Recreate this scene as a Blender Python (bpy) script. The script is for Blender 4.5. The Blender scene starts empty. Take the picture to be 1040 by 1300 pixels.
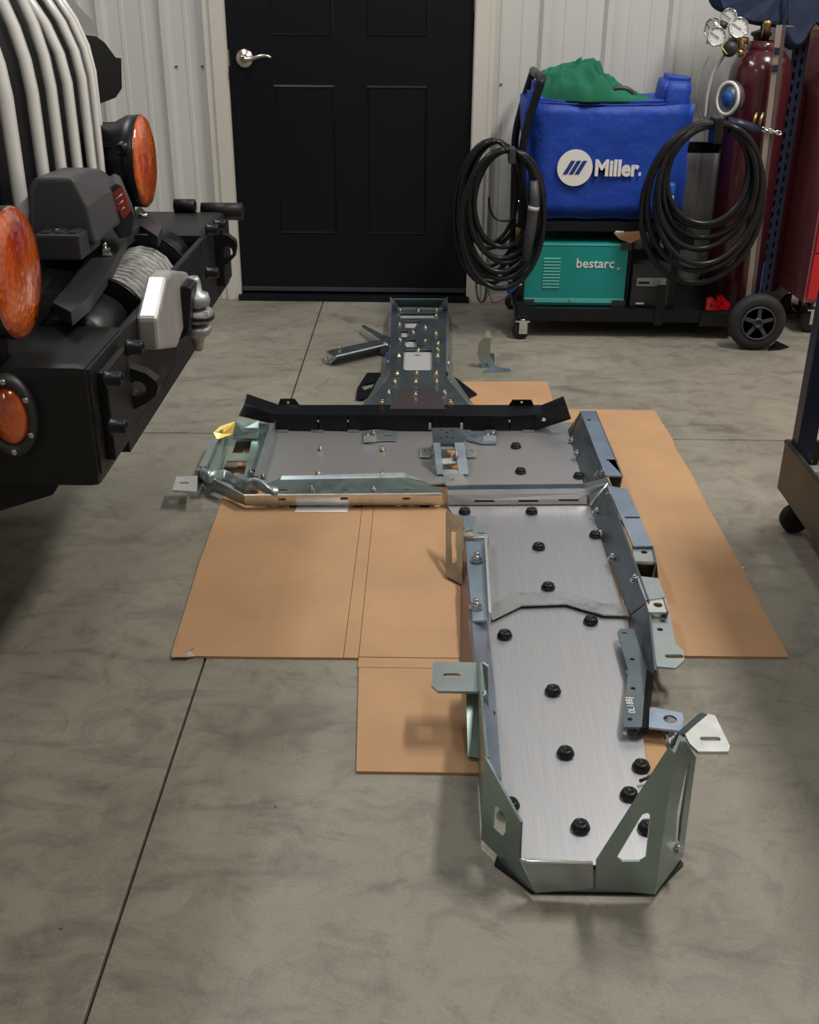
import bpy, bmesh, math, random
from mathutils import Vector, Matrix, noise, geometry
random.seed(4)
V = Vector
SC = bpy.context.scene
COL = SC.collection

# ------------------------------------------------------------------ camera
CAM = dict(f=1373.94, pitch=0.454481, yaw=-0.0122537, roll=0.00792277, h=1.16430842)
def cam_axes():
    p, y, ro = CAM['pitch'], CAM['yaw'], CAM['roll']
    f = V((math.sin(y)*math.cos(p), math.cos(y)*math.cos(p), -math.sin(p)))
    r = V((math.cos(y), -math.sin(y), 0))
    u = r.cross(f)
    return math.cos(ro)*r+math.sin(ro)*u, -math.sin(ro)*r+math.cos(ro)*u, f
CR, CU, CF = cam_axes()
CO = V((0, 0, CAM['h']))
cd = bpy.data.cameras.new('camera')
cd.sensor_fit = 'HORIZONTAL'; cd.sensor_width = 36; cd.lens = CAM['f']/1040*36
cd.clip_start = .02; cd.clip_end = 60
cam = bpy.data.objects.new('camera', cd); COL.objects.link(cam)
cam.matrix_world = Matrix(((CR.x, CU.x, -CF.x, CO.x), (CR.y, CU.y, -CF.y, CO.y), (CR.z, CU.z, -CF.z, CO.z), (0, 0, 0, 1)))
SC.camera = cam

# ------------------------------------------------------------------ world, lights, exposure
w = bpy.data.worlds.new('world'); SC.world = w; w.use_nodes = True
w.node_tree.nodes['Background'].inputs[0].default_value = (.75, .85, 1, 1)
w.node_tree.nodes['Background'].inputs[1].default_value = .25
SC.view_settings.view_transform = 'Standard'; SC.view_settings.look = 'None'
SC.view_settings.exposure = 0.05; SC.view_settings.gamma = 1.0; SC.view_settings.use_curve_mapping = False
def area_light(name, loc, sx, sy, power, col, rot=(0, 0, 0)):
    l = bpy.data.lights.new(name, 'AREA'); l.shape = 'RECTANGLE'; l.size = sx; l.size_y = sy
    l.energy = power; l.color = col
    o = bpy.data.objects.new(name, l); COL.objects.link(o); o.location = loc; o.rotation_euler = rot
    return o
LIGHTS = [((1.55, 2.55, 3.28), .30, 1.25, 84, (1, .96, .90)),
          ((-1.15, 2.95, 3.28), .30, 1.25, 32, (.95, .97, 1)),
          ((.55, .3, 3.28), .30, 1.25, 19, (1, .97, .93)),  # unseen lamp added as front fill
          ((-2.4, -1.4, 3.28), .30, 1.25, 12, (1, .96, .90))]
for i, (loc, sx, sy, pw, c) in enumerate(LIGHTS):
    area_light('shop_light', loc, sx, sy, pw, c)

# ------------------------------------------------------------------ materials
def mat(name, col, rough=.5, metal=0., var=0., vscale=8., bump=0., bscale=60., stretch=(1, 1, 1), col2=None, coat=0., sheen=0., detail=6, bdist=.002):
    m = bpy.data.materials.new(name); m.use_nodes = True
    nt = m.node_tree; N = nt.nodes; L = nt.links
    b = N['Principled BSDF']
    b.inputs['Base Color'].default_value = (*col, 1); b.inputs['Roughness'].default_value = rough
    b.inputs['Metallic'].default_value = metal
    if max(col) < .03 and not metal: b.inputs['Specular IOR Level'].default_value = .28
    if coat: b.inputs['Coat Weight'].default_value = coat; b.inputs['Coat Roughness'].default_value = .12
    if sheen: b.inputs['Sheen Weight'].default_value = sheen
    tc = N.new('ShaderNodeTexCoord'); mp = N.new('ShaderNodeMapping'); mp.inputs['Scale'].default_value = stretch
    L.new(tc.outputs['Object'], mp.inputs[0])
    if var or col2:
        n = N.new('ShaderNodeTexNoise'); n.inputs['Scale'].default_value = vscale; n.inputs['Detail'].default_value = detail
        L.new(mp.outputs[0], n.inputs['Vector'])
        r = N.new('ShaderNodeValToRGB')
        c2 = col2 or tuple(c*(1-var) for c in col); c1 = col if col2 else tuple(min(1, c*(1+var)) for c in col)
        r.color_ramp.elements[0].position = .3; r.color_ramp.elements[0].color = (*c2, 1)
        r.color_ramp.elements[1].position = .7; r.color_ramp.elements[1].color = (*c1, 1)
        L.new(n.outputs['Fac'], r.inputs[0]); L.new(r.outputs[0], b.inputs['Base Color'])
    if bump:
        n = N.new('ShaderNodeTexNoise'); n.inputs['Scale'].default_value = bscale; n.inputs['Detail'].default_value = 4
        L.new(mp.outputs[0], n.inputs['Vector'])
        bp = N.new('ShaderNodeBump'); bp.inputs['Strength'].default_value = bump; bp.inputs['Distance'].default_value = bdist
        L.new(n.outputs['Fac'], bp.inputs['Height']); L.new(bp.outputs[0], b.inputs['Normal'])
    return m

def concrete_mat():
    m = bpy.data.materials.new('sealed_concrete'); m.use_nodes = True
    nt = m.node_tree; N = nt.nodes; L = nt.links; b = N['Principled BSDF']
    g = N.new('ShaderNodeNewGeometry')
    def noi(scale, det, dist=0., rough=.6, vec=None):
        n = N.new('ShaderNodeTexNoise'); n.inputs['Scale'].default_value = scale; n.inputs['Detail'].default_value = det
        n.inputs['Distortion'].default_value = dist; n.inputs['Roughness'].default_value = rough
        L.new(vec or g.outputs['Position'], n.inputs['Vector']); return n
    def ramp(src, stops):
        r = N.new('ShaderNodeValToRGB'); e = r.color_ramp.elements
        e[0].position, e[0].color = stops[0][0], (*stops[0][1], 1)
        e[1].position, e[1].color = stops[-1][0], (*stops[-1][1], 1)
        for s in stops[1:-1]:
            x = e.new(s[0]); x.color = (*s[1], 1)
        L.new(src, r.inputs[0]); return r
    def mul(a, bb, f=1.):
        x = N.new('ShaderNodeMix'); x.data_type = 'RGBA'; x.blend_type = 'MULTIPLY'; x.inputs[0].default_value = f
        L.new(a, x.inputs[6]); L.new(bb, x.inputs[7]); return x.outputs[2]
    n1 = noi(1.6, 8, .6); base = ramp(n1.outputs['Fac'], [(.28, (.205, .190, .152)), (.5, (.272, .251, .203)), (.72, (.345, .320, .262))])
    mp = N.new('ShaderNodeMapping'); mp.inputs['Scale'].default_value = (1.2, 3.2, 1); mp.inputs['Rotation'].default_value = (0, 0, .25)
    L.new(g.outputs['Position'], mp.inputs[0])
    n2 = noi(3.5, 9, 1.4, .62, mp.outputs[0]); st = ramp(n2.outputs['Fac'], [(.32, (.70, .70, .71)), (.46, (.96, .96, .96)), (.55, (1, 1, 1)), (.75, (1.0, .985, .96))])
    n3 = noi(11, 8, 1.0, .7); st3 = ramp(n3.outputs['Fac'], [(.33, (.66, .66, .67)), (.52, (1, 1, 1))])
    n4 = noi(260, 2); st4 = ramp(n4.outputs['Fac'], [(.3, (.80, .80, .80)), (.6, (1.0, 1.0, 1.0))])
    c = mul(base.outputs[0], st.outputs[0]); c = mul(c, st3.outputs[0], .8); c = mul(c, st4.outputs[0], .8)
    # curved trowel marks: thin bands of warped noise
    n5 = noi(2.6, 3, 2.5, .5)
    sc = ramp(n5.outputs['Fac'], [(.485, (1, 1, 1)), (.4985, (.84, .83, .82)), (.502, (1, 1, 1))])
    c = mul(c, sc.outputs[0], .6)
    vo = N.new('ShaderNodeTexVoronoi'); vo.inputs['Scale'].default_value = 7; vo.inputs['Randomness'].default_value = 1
    L.new(g.outputs['Position'], vo.inputs['Vector'])
    sp = ramp(vo.outputs['Distance'], [(.015, (.35, .33, .3)), (.03, (1, 1, 1))]); c = mul(c, sp.outputs[0], .8)
    L.new(c, b.inputs['Base Color'])
    rr = N.new('ShaderNodeMapRange'); rr.inputs['To Min'].default_value = .42; rr.inputs['To Max'].default_value = .66
    L.new(n2.outputs['Fac'], rr.inputs[0]); L.new(rr.outputs[0], b.inputs['Roughness'])
    bp = N.new('ShaderNodeBump'); bp.inputs['Strength'].default_value = .25; bp.inputs['Distance'].default_value = .003
    L.new(n3.outputs['Fac'], bp.inputs['Height']); L.new(bp.outputs[0], b.inputs['Normal'])
    return m

def cardboard_mat():
    m = mat('cardboard', (.46, .27, .14), .8, 0, var=.10, vscale=5, detail=8)
    nt = m.node_tree; N = nt.nodes; L = nt.links; b = N['Principled BSDF']
    g = N.new('ShaderNodeNewGeometry'); wv = N.new('ShaderNodeTexWave'); wv.bands_direction = 'Y'
    wv.inputs['Scale'].default_value = 40; wv.inputs['Distortion'].default_value = .8; wv.inputs['Detail'].default_value = 2
    L.new(g.outputs['Position'], wv.inputs['Vector'])
    bp = N.new('ShaderNodeBump'); bp.inputs['Strength'].default_value = .22; bp.inputs['Distance'].default_value = .001
    L.new(wv.outputs['Fac'], bp.inputs['Height']); L.new(bp.outputs[0], b.inputs['Normal'])
    return m

def zinc_mat(name, a, bcol, rough=.3):
    m = mat(name, a, rough, .82, col2=bcol, vscale=9, detail=3)
    nt = m.node_tree; N = nt.nodes; L = nt.links; b = N['Principled BSDF']
    tc = N.new('ShaderNodeTexCoord'); n = N.new('ShaderNodeTexNoise'); n.inputs['Scale'].default_value = 40; n.inputs['Detail'].default_value = 5
    L.new(tc.outputs['Object'], n.inputs[0])
    r = N.new('ShaderNodeMapRange'); r.inputs['To Min'].default_value = rough-.1; r.inputs['To Max'].default_value = rough+.14
    L.new(n.outputs['Fac'], r.inputs[0]); L.new(r.outputs[0], b.inputs['Roughness'])
    n2 = N.new('ShaderNodeTexNoise'); n2.inputs['Scale'].default_value = 7; L.new(tc.outputs['Object'], n2.inputs[0])
    bp = N.new('ShaderNodeBump'); bp.inputs['Strength'].default_value = .12; bp.inputs['Distance'].default_value = .01
    L.new(n2.outputs['Fac'], bp.inputs['Height']); L.new(bp.outputs[0], b.inputs['Normal'])
    return m

M = dict(
    concrete=concrete_mat(), card=cardboard_mat(),
    wall=mat('white_wall_steel', (.58, .575, .55), .42, 0, var=.04, vscale=2),
    ceil=mat('ceiling_steel', (.7, .7, .68), .6),
    trim=mat('painted_trim', (.62, .59, .53), .4, 0, var=.05, vscale=5, stretch=(1, 1, .2)),
    door=mat('black_door_paint', (.004, .005, .008), .40, 0, bump=.1, bscale=120),
    nickel=mat('satin_nickel', (.62, .56, .48), .28, 1),
    rubber_dark=mat('dark_joint', (.02, .018, .015), .9),
    steel=mat('brushed_steel', (.52, .51, .515), .44, .84, col2=(.45, .445, .45), vscale=6, stretch=(1, 60, 1), bump=.06, bscale=14, bdist=.0006),
    steel_long=mat('brushed_steel_long', (.53, .53, .555), .40, .90, col2=(.45, .465, .50), vscale=6, stretch=(60, 1, 1), bump=.06, bscale=14, bdist=.0006),
    zinc=zinc_mat('zinc_plate', (.50, .55, .56), (.36, .44, .46)),
    zinc_blue=zinc_mat('zinc_plate_blue', (.40, .50, .62), (.28, .36, .46), .34),
    zinc_green=zinc_mat('zinc_plate_green', (.37, .46, .44), (.25, .34, .33), .30), tan_metal=zinc_mat('bracket_tan', (.58, .43, .27), (.44, .33, .21), .3),  # the tan metal serves the side bracket alone
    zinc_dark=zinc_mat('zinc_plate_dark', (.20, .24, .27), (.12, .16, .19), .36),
    zinc_bright=zinc_mat('zinc_plate_bright', (.78, .79, .78), (.62, .66, .66), .28),
    zinc_yellow=zinc_mat('zinc_plate_yellow', (.75, .52, .12), (.55, .38, .10), .3),
    black_steel=mat('black_powder_coat', (.007, .008, .011), .36, 0, var=.2, vscale=20),
    black_sat=mat('black_textured_steel', (.010, .010, .0105), .48, 0, var=.3, vscale=14, bump=.25, bscale=500, bdist=.0004),
    black_plastic=mat('black_plastic', (.028, .029, .032), .5, 0, bump=.15, bscale=600, bdist=.0004),
    grey_plastic=mat('charcoal_plastic', (.045, .046, .05), .5, 0, bump=.15, bscale=600, bdist=.0004),
    rubber=mat('black_rubber', (.012, .012, .013), .30),
    tyre=mat('tyre_rubber', (.022, .022, .023), .62, 0, var=.3, vscale=20),
    white_paint=mat('white_car_paint', (.76, .75, .73), .22, 0, coat=.6),
    amber=None, bolt=mat('bolt_zinc', (.75, .66, .48), .24, 1),
    bolt_grey=mat('bolt_grey', (.55, .55, .56), .25, 1),
    cast=mat('cast_silver', (.52, .51, .50), .42, .7, var=.12, vscale=30),
    galv=mat('galvanised_shackle', (.34, .36, .37), .45, .7, var=.2, vscale=60),
    rope=mat('grey_rope', (.45, .44, .42), .7, 0, col2=(.12, .12, .12), vscale=60, stretch=(1, 3, 1)),
    label_red=mat('red_label', (.48, .07, .06), .4), white_ink=mat('white_ink', (.75, .73, .70), .5),
    blue_cloth=mat('blue_nylon', (.002, .045, .36), .6, 0, var=.12, vscale=6, bump=.5, bscale=5, bdist=.05),
    blue_dark=mat('blue_piping', (.002, .03, .20), .6),
    green_cloth=mat('green_cotton', (.004, .125, .065), .85, 0, var=.15, vscale=12, bump=.15, bscale=200),
    teal=mat('teal_enamel', (.004, .25, .235), .38, 0), teal_light=mat('teal_edge', (.10, .45, .42), .35, 0),
    maroon=mat('maroon_enamel', (.06, .009, .014), .22, 0, coat=.5, var=.1, vscale=8),
    red=mat('red_cabinet_enamel', (.52, .005, .012), .22, 0, coat=.5), sheen_red=mat('red_enamel_sheen', (.34, .10, .11), .16, 0, coat=.6),  # cabinet side: wall reflection mixed into its dark red
    navy=mat('navy_steel', (.012, .018, .045), .4, .2), navy_cloth=mat('navy_denim', (.010, .018, .05), .9, 0, col2=(.022, .035, .08), vscale=25, bump=.4, bscale=14, bdist=.02),
    brass=mat('brass', (.50, .34, .14), .3, 1), glass_white=mat('gauge_face', (.68, .68, .66), .3),
    chrome=mat('chrome', (.75, .75, .76), .14, 1), blue_paint=mat('blue_paint', (.01, .09, .40), .4),
    wood=mat('plywood', (.40, .22, .12), .7, 0, var=.3, vscale=20, stretch=(1, 1, 8)),
    bar=mat('pale_steel_bar', (.50, .42, .38), .38, .6, col2=(.30, .22, .19), vscale=14, stretch=(1, 1, .25)),
    tray=mat('worn_tray', (.075, .063, .045), .45, .5, var=.3, vscale=6), film=mat('crumpled_wrap', (.45, .45, .46), .18, .2),
    alu=mat('pale_aluminium', (.62, .62, .61), .5, .45), paper=mat('white_paper', (.72, .70, .68), .7), cream=mat('cream_plastic', (.45, .43, .40), .5),
    orange_wire=mat('red_wire', (.35, .05, .03), .5), slot_dark=mat('slot_black', (.006, .006, .007), .6),
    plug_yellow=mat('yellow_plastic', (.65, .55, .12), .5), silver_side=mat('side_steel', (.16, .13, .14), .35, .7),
)
def amber_mat():
    m = mat('amber_lens', (.80, .15, .006), .10, 0, col2=(.30, .022, .003), vscale=26, coat=.8, stretch=(1, 1, .45))
    b = m.node_tree.nodes['Principled BSDF']; b.inputs['Specular IOR Level'].default_value = .8
    N = m.node_tree.nodes; L = m.node_tree.links
    tc = N.new('ShaderNodeTexCoord'); vo = N.new('ShaderNodeTexVoronoi'); vo.inputs['Scale'].default_value = 90
    L.new(tc.outputs['Object'], vo.inputs['Vector'])
    bp = N.new('ShaderNodeBump'); bp.inputs['Strength'].default_value = .22; bp.inputs['Distance'].default_value = .006
    L.new(vo.outputs['Distance'], bp.inputs['Height']); L.new(bp.outputs[0], b.inputs['Normal'])
    return m
M['amber'] = amber_mat()

# ------------------------------------------------------------------ geometry helpers
def ray(px, py):
    return CF*CAM['f'] + CR*(px-520) - CU*(py-650)
def at(px, py, z=None, Y=None, X=None):
    """the place in the room, on a plane of known height / depth, that a measured point of the photograph belongs to"""
    d = ray(px, py)
    t = (z-CO.z)/d.z if z is not None else (Y/d.y if Y is not None else X/d.x)
    return CO + d*t
def onplane(px, py, p0, n):
    d = ray(px, py); return CO + d*((p0-CO).dot(n)/d.dot(n))

class MB:
    def __init__(s): s.v = []; s.f = []; s.sm = []
    def add(s, vs, fs, smooth=False):
        o = len(s.v); s.v += [V(x) for x in vs]; s.f += [tuple(i+o for i in f) for f in fs]; s.sm += [smooth]*len(fs); return s
    def box(s, c, size, rot=None, bev=0.):
        x, y, z = [a/2 for a in size]
        b = min(bev, x*.9, y*.9, z*.9) if bev else 0
        if not b:
            vs = [V((i, j, k)) for i in (-x, x) for j in (-y, y) for k in (-z, z)]
            fs = [(0, 1, 3, 2), (4, 6, 7, 5), (0, 4, 5, 1), (2, 3, 7, 6), (0, 2, 6, 4), (1, 5, 7, 3)]
        else:
            bm = bmesh.new(); bmesh.ops.create_cube(bm, size=1)
            for q in bm.verts: q.co = V((q.co.x*2*x, q.co.y*2*y, q.co.z*2*z))
            bmesh.ops.bevel(bm, geom=bm.edges[:], offset=b, segments=2, profile=.7, affect='EDGES')
            bm.verts.index_update()
            vs = [q.co.copy() for q in bm.verts]; fs = [tuple(q.index for q in f.verts) for f in bm.faces]; bm.free()
        if rot is not None: vs = [rot @ q for q in vs]
        c = V(c); return s.add([q+c for q in vs], fs)
    def bb(s, lo, hi, bev=0.):
        lo = V(lo); hi = V(hi); return s.box((lo+hi)/2, hi-lo, None, bev)
    def loft(s, rings, closed=True, cap=True, smooth=False):
        n = len(rings[0]); vs = [p for r in rings for p in r]; fs = []
        for i in range(len(rings)-1):
            for j in range(n if closed else n-1):
                k = (j+1) % n; fs.append((i*n+j, i*n+k, (i+1)*n+k, (i+1)*n+j))
        s.add(vs, fs, smooth)
        if cap and closed:
            o = len(s.v)-len(vs)
            s.f += [tuple(o+j for j in range(n))[::-1], tuple(o+(len(rings)-1)*n+j for j in range(n))]; s.sm += [False]*2
        return s
    def tube(s, pts, r, n=8, closed=False, smooth=True, cap=True):
        pts = [V(p) for p in pts]; m = len(pts); rings = []; prev = None
        for i, p in enumerate(pts):
            if closed: t = pts[(i+1) % m]-pts[i-1]
            else: t = pts[min(i+1, m-1)]-pts[max(i-1, 0)]
            t.normalize()
            if prev is None:
                a = V((0, 0, 1)) if abs(t.z) < .9 else V((1, 0, 0)); u = t.cross(a).normalized()
            else: u = (prev-t*prev.dot(t)).normalized()
            prev = u; b = t.cross(u); rr = r[i] if isinstance(r, (list, tuple)) else r
            rings.append([p+(u*math.cos(k*2*math.pi/n)+b*math.sin(k*2*math.pi/n))*rr for k in range(n)])
        if closed: rings.append(rings[0])
        return s.loft(rings, True, cap and not closed, smooth)
    def cyl(s, a, b, r, n=20, r2=None, smooth=True):
        return s.tube([a, b], [r, r if r2 is None else r2], n, smooth=smooth)
    def lathe(s, c, axis, prof, n=24, smooth=True, cap=True, sx=1.):
        """prof: list of (radius, distance along axis)"""
        c = V(c); axis = V(axis).normalized(); a = V((0, 0, 1)) if abs(axis.z) < .9 else V((1, 0, 0))
        u = axis.cross(a).normalized(); b = axis.cross(u)
        rings = [[c+axis*h+(u*math.cos(k*2*math.pi/n)*sx+b*math.sin(k*2*math.pi/n))*max(r, 1e-4) for k in range(n)] for r, h in prof]
        return s.loft(rings, True, cap, smooth)
    def sheet(s, pts, th=.003, holes=(), flip=False, up=None):
        """flat sheet metal: outline pts, hole loops, thickness grows away from the viewer side"""
        pts = [V(p) for p in pts]; n = V((0, 0, 0))
        for i in range(len(pts)):
            a = pts[i]; b = pts[(i+1) % len(pts)]; n += a.cross(b)
        n.normalize()
        ref = (CO-pts[0]) if up is None else V(up)
        if n.dot(ref) < 0: n = -n
        if flip: n = -n
        loops = [pts]+[[V(q) for q in h] for h in holes]
        tris = geometry.tessellate_polygon(loops)
        flat = [q for l in loops for q in l]; k = len(flat)
        vs = flat+[q-n*th for q in flat]; fs = []
        for t in tris:
            a, b, c = [flat[i] for i in t]
            if (b-a).cross(c-a).dot(n) < 0: t = t[::-1]
            fs.append(tuple(t)); fs.append(tuple(i+k for i in t[::-1]))
        o = 0
        for l in loops:
            for i in range(len(l)):
                j = (i+1) % len(l); fs.append((o+i, o+j, o+j+k, o+i+k))
            o += len(l)
        return s.add(vs, fs)
    def mesh(s, name, m, off=V((0, 0, 0)), bev=0.):
        me = bpy.data.meshes.new(name); me.from_pydata([q-off for q in s.v], [], s.f); me.update()
        me.polygons.foreach_set('use_smooth', s.sm)
        bm = bmesh.new(); bm.from_mesh(me)
        bmesh.ops.recalc_face_normals(bm, faces=bm.faces[:]); bm.to_mesh(me); bm.free()
        if isinstance(m, str): m = M[m]
        me.materials.append(m); return me
    def build(s, name, m, parent=None, label=None, subdiv=0):
        off = origin(parent) if parent else (sum(s.v, V((0, 0, 0)))/len(s.v))
        if not parent: off = V((off.x, off.y, min(q.z for q in s.v)))
        o = bpy.data.objects.new(name, s.mesh(name, m, off)); COL.objects.link(o)
        if parent: o.parent = parent
        else: o.location = off
        if label: o['label'] = label
        if subdiv:
            md = o.modifiers.new('s', 'SUBSURF'); md.levels = md.render_levels = subdiv
        return o
def origin(o):
    p = V(o.location)
    while o.parent: o = o.parent; p += V(o.location)
    return p
def thing(name, loc, label, cat, group=None):
    o = bpy.data.objects.new(name, None); COL.objects.link(o); o.location = loc; o.empty_display_size = .05
    return tag(o, label, cat, group)
def tag(o, label, cat, group=None):
    o['label'] = label; o['category'] = cat
    if group: o['group'] = group
    return o
def inst(name, mesh, parent, loc, rot=None):
    o = bpy.data.objects.new(name, mesh); COL.objects.link(o); o.parent = parent; o.location = V(loc)-origin(parent)
    if rot is not None: o.rotation_euler = rot
    return o
def struct(o): o['kind'] = 'structure'; return o
def catmull(pts, k=8, closed=False):
    pts = [V(p) for p in pts]; n = len(pts); out = []
    for i in range(n if closed else n-1):
        g = (lambda j: pts[j % n]) if closed else (lambda j: pts[max(0, min(n-1, j))])
        a, b, c, d = g(i-1), g(i), g(i+1), g(i+2)
        for t in [x/k for x in range(k)]:
            out.append(.5*((2*b)+(c-a)*t+(2*a-5*b+4*c-d)*t*t+(3*b-a-3*c+d)*t**3))
    if not closed: out.append(pts[-1])
    return out
def circ(c, u, v, r, n=16, r2=None):
    c = V(c); u = V(u); v = V(v); r2 = r2 or r
    return [c+u*math.cos(2*math.pi*k/n)*r+v*math.sin(2*math.pi*k/n)*r2 for k in range(n)]
def slot(c, u, v, L, W, n=6):
    c = V(c); u = V(u).normalized(); v = V(v).normalized(); o = []
    for s_ in (1, -1):
        for k in range(n+1):
            a = -math.pi/2+math.pi*k/n
            o.append(c+u*s_*((L-W)/2+W/2*math.cos(a))+v*s_*(W/2*math.sin(a)))
    return o
def plane_of(p3):
    n = V((0, 0, 0))
    for i in range(len(p3)): n += p3[i].cross(p3[(i+1) % len(p3)])
    return n.normalized()
def zp(pts, z=None):
    """photo outline with a height per corner (or one height)"""
    return [at(p[0], p[1], z=p[2] if len(p) > 2 else z) for p in pts]
def holes_on(p3, hs):
    """hs: list of photo loops, or ('o',px,py,r) / ('s',px,py,len,wid,(dx,dy)) measured on the sheet's own plane"""
    n = plane_of(p3); out = []
    for h in hs:
        if h[0] in ('o', 's'):
            c = onplane(h[1], h[2], p3[0], n); dx = h[5] if len(h) > 5 else (1, 0)
            u = (onplane(h[1]+dx[0]*5, h[2]+dx[1]*5, p3[0], n)-c).normalized(); v = n.cross(u)
            out.append(circ(c, u, v, h[3], 12) if h[0] == 'o' else slot(c, u, v, h[3], h[4]))
        else: out.append([onplane(x, y, p3[0], n) for x, y in h])
    return out
def sheet_px(name, pts, m, parent, z=None, hs=(), th=.004, label=None):
    p3 = zp(pts, z)
    return MB().sheet(p3, th, holes_on(p3, hs)).build(name, m, parent, label)
def text_mesh(name, body, size, m, parent, loc, right, upv, bold=0., ext=.0008, label=None, align='LEFT'):
    cu = bpy.data.curves.new(name, 'FONT'); cu.body = body; cu.size = size; cu.offset = bold; cu.extrude = ext; cu.align_x = align
    cu.resolution_u = 3
    t = bpy.data.objects.new(name, cu); COL.objects.link(t)
    bpy.context.view_layer.update()
    me = bpy.data.meshes.new_from_object(t.evaluated_get(bpy.context.evaluated_depsgraph_get()))
    bpy.data.objects.remove(t); bpy.data.curves.remove(cu)
    me.materials.clear(); me.materials.append(M[m])
    r = V(right).normalized(); u = V(upv).normalized(); n = r.cross(u)
    mt = Matrix(((r.x, u.x, n.x), (r.y, u.y, n.y), (r.z, u.z, n.z)))
    base = V(loc)-origin(parent)
    for q in me.vertices: q.co = mt @ q.co + base
    o = bpy.data.objects.new(name, me); COL.objects.link(o); o.parent = parent
    if label: o['label'] = label
    return o

# ================================================================== THE ROOM
WY = 4.369
JX, JY = -.4106, 2.880
fl = struct(MB().bb((-3.6, -2.6, -.06), (2.8, 4.6, -.012)).build('floor', 'rubber_dark'))
g = .0022
slabs = [(-3.6, -2.6, JX-g, JY-g), (JX+g, -2.6, 2.8, JY-g), (-3.6, JY+g, JX-g, 4.45), (JX+g, JY+g, 2.8, 4.45)]
for x0, y0, x1, y1 in slabs:
    MB().bb((x0, y0, -.012), (x1, y1, 0), .0025).build('concrete_slab', 'concrete', fl)

PXW = .2345
PH = .432          # x of one major rib
DX0, DX1 = -.744, .170
def wall_profile(x0, x1):
    pts = [(x0, 0)]
    k0 = math.floor((x0-PH)/PXW)-1
    for k in range(k0, k0+40):
        c = PH+k*PXW
        for (dx, h) in ((-.024, 0), (-.010, .019), (.010, .019), (.024, 0)): pts.append((c+dx, h))
        for m_ in (PXW/3, 2*PXW/3):
            for (dx, h) in ((-.010, 0), (-.006, .0025), (.006, .0025), (.010, 0)): pts.append((c+m_+dx, h))
    pts = [p for p in pts if x0 <= p[0] <= x1]; pts.append((x1, 0)); pts.sort(); return pts
def wall_piece(x0, x1, z0, z1, parent):
    pr = wall_profile(x0, x1)
    a = [V((x, WY-h, z0)) for x, h in pr]; b = [V((x, WY-h, z1)) for x, h in pr]
    c = [V((x, WY+.004, z0)) for x, h in pr]; d = [V((x, WY+.004, z1)) for x, h in pr]
    mb = MB(); n = len(pr)
    mb.add(a+b+c+d, [(i, i+1, n+i+1, n+i) for i in range(n-1)]+[(2*n+i, 3*n+i, 3*n+i+1, 2*n+i+1) for i in range(n-1)]
           + [(n+i, n+i+1, 3*n+i+1, 3*n+i) for i in range(n-1)]+[(i, 2*n+i, 2*n+i+1, i+1) for i in range(n-1)])
    return mb.build('wall_panel', 'wall', parent)
wb = struct(MB().bb((-3.7, WY+.06, 0), (DX0-.05, WY+.16, 3.4)).bb((DX1+.05, WY+.06, 0), (2.9, WY+.16, 3.4)).bb((DX0-.05, WY+.06, 2.1), (DX1+.05, WY+.16, 3.4)).build('wall_back', 'trim'))
LXE, RXE = DX0-.04, DX1+.04
xs = [-3.6, -2.85, -1.94, -1.72+.0]
edges = [-3.6, -2.70, -1.765, LXE]
for a, b in zip(edges[:-1], edges[1:]): wall_piece(a, b, .012, 3.4, wb)
edges = [RXE, 1.02, 1.95, 2.8]
for a, b in zip(edges[:-1], edges[1:]): wall_piece(a, b, .012, 3.4, wb)
wall_piece(LXE, RXE, 2.16, 3.4, wb)
scr = MB().lathe((0, 0, 0), (0, -1, 0), [(.0065, 0), (.0065, .0015), (.004, .002), (.004, .006)], 6, False).mesh('wall_screw', 'bolt_grey')
for px, py in ((224, 84), (257, 84), (636, 107), (849, 90), (171, 176)):
    inst('wall_screw', scr, wb, at(px, py, Y=WY-.001))
struct(MB().bb((-3.7, -2.7, 0), (-3.6, 4.5, 3.4)).build('wall_left', 'trim'))
struct(MB().bb((2.8, -2.7, 0), (2.9, 4.5, 3.4)).build('wall_right', 'trim'))
struct(MB().bb((-3.7, -2.8, 0), (2.9, -2.7, 3.4)).build('wall_front', 'trim'))
struct(MB().bb((-3.7, -2.8, 3.4), (2.9, 4.5, 3.5)).build('ceiling', 'ceil'))
struct(MB().bb((-3.6, WY-.022, .0), (LXE-.02, WY-.012, .028)).build('baseboard_left', 'trim'))
struct(MB().bb((RXE+.04, WY-.022, .0), (2.8, WY-.012, .028)).build('baseboard_right', 'trim'))
for i, (loc, sx, sy, pw, c) in enumerate(LIGHTS):
    nm = ['over the welding cart', 'over the door', 'as an added fill over the near skid plate', 'over the far left corner behind the camera'][i]
    t = thing('ceiling_light', (loc[0], loc[1], 3.3), 'long white ceiling light hanging '+nm, 'light', 'ceiling lights')
    MB().bb((loc[0]-.17, loc[1]-.65, 3.30), (loc[0]+.17, loc[1]+.65, 3.34), .008).build('housing', 'ceil', t)
    MB().bb((loc[0]-.03, loc[1]-.03, 3.34), (loc[0]+.03, loc[1]+.03, 3.4)).build('mount', 'ceil', t)

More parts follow.
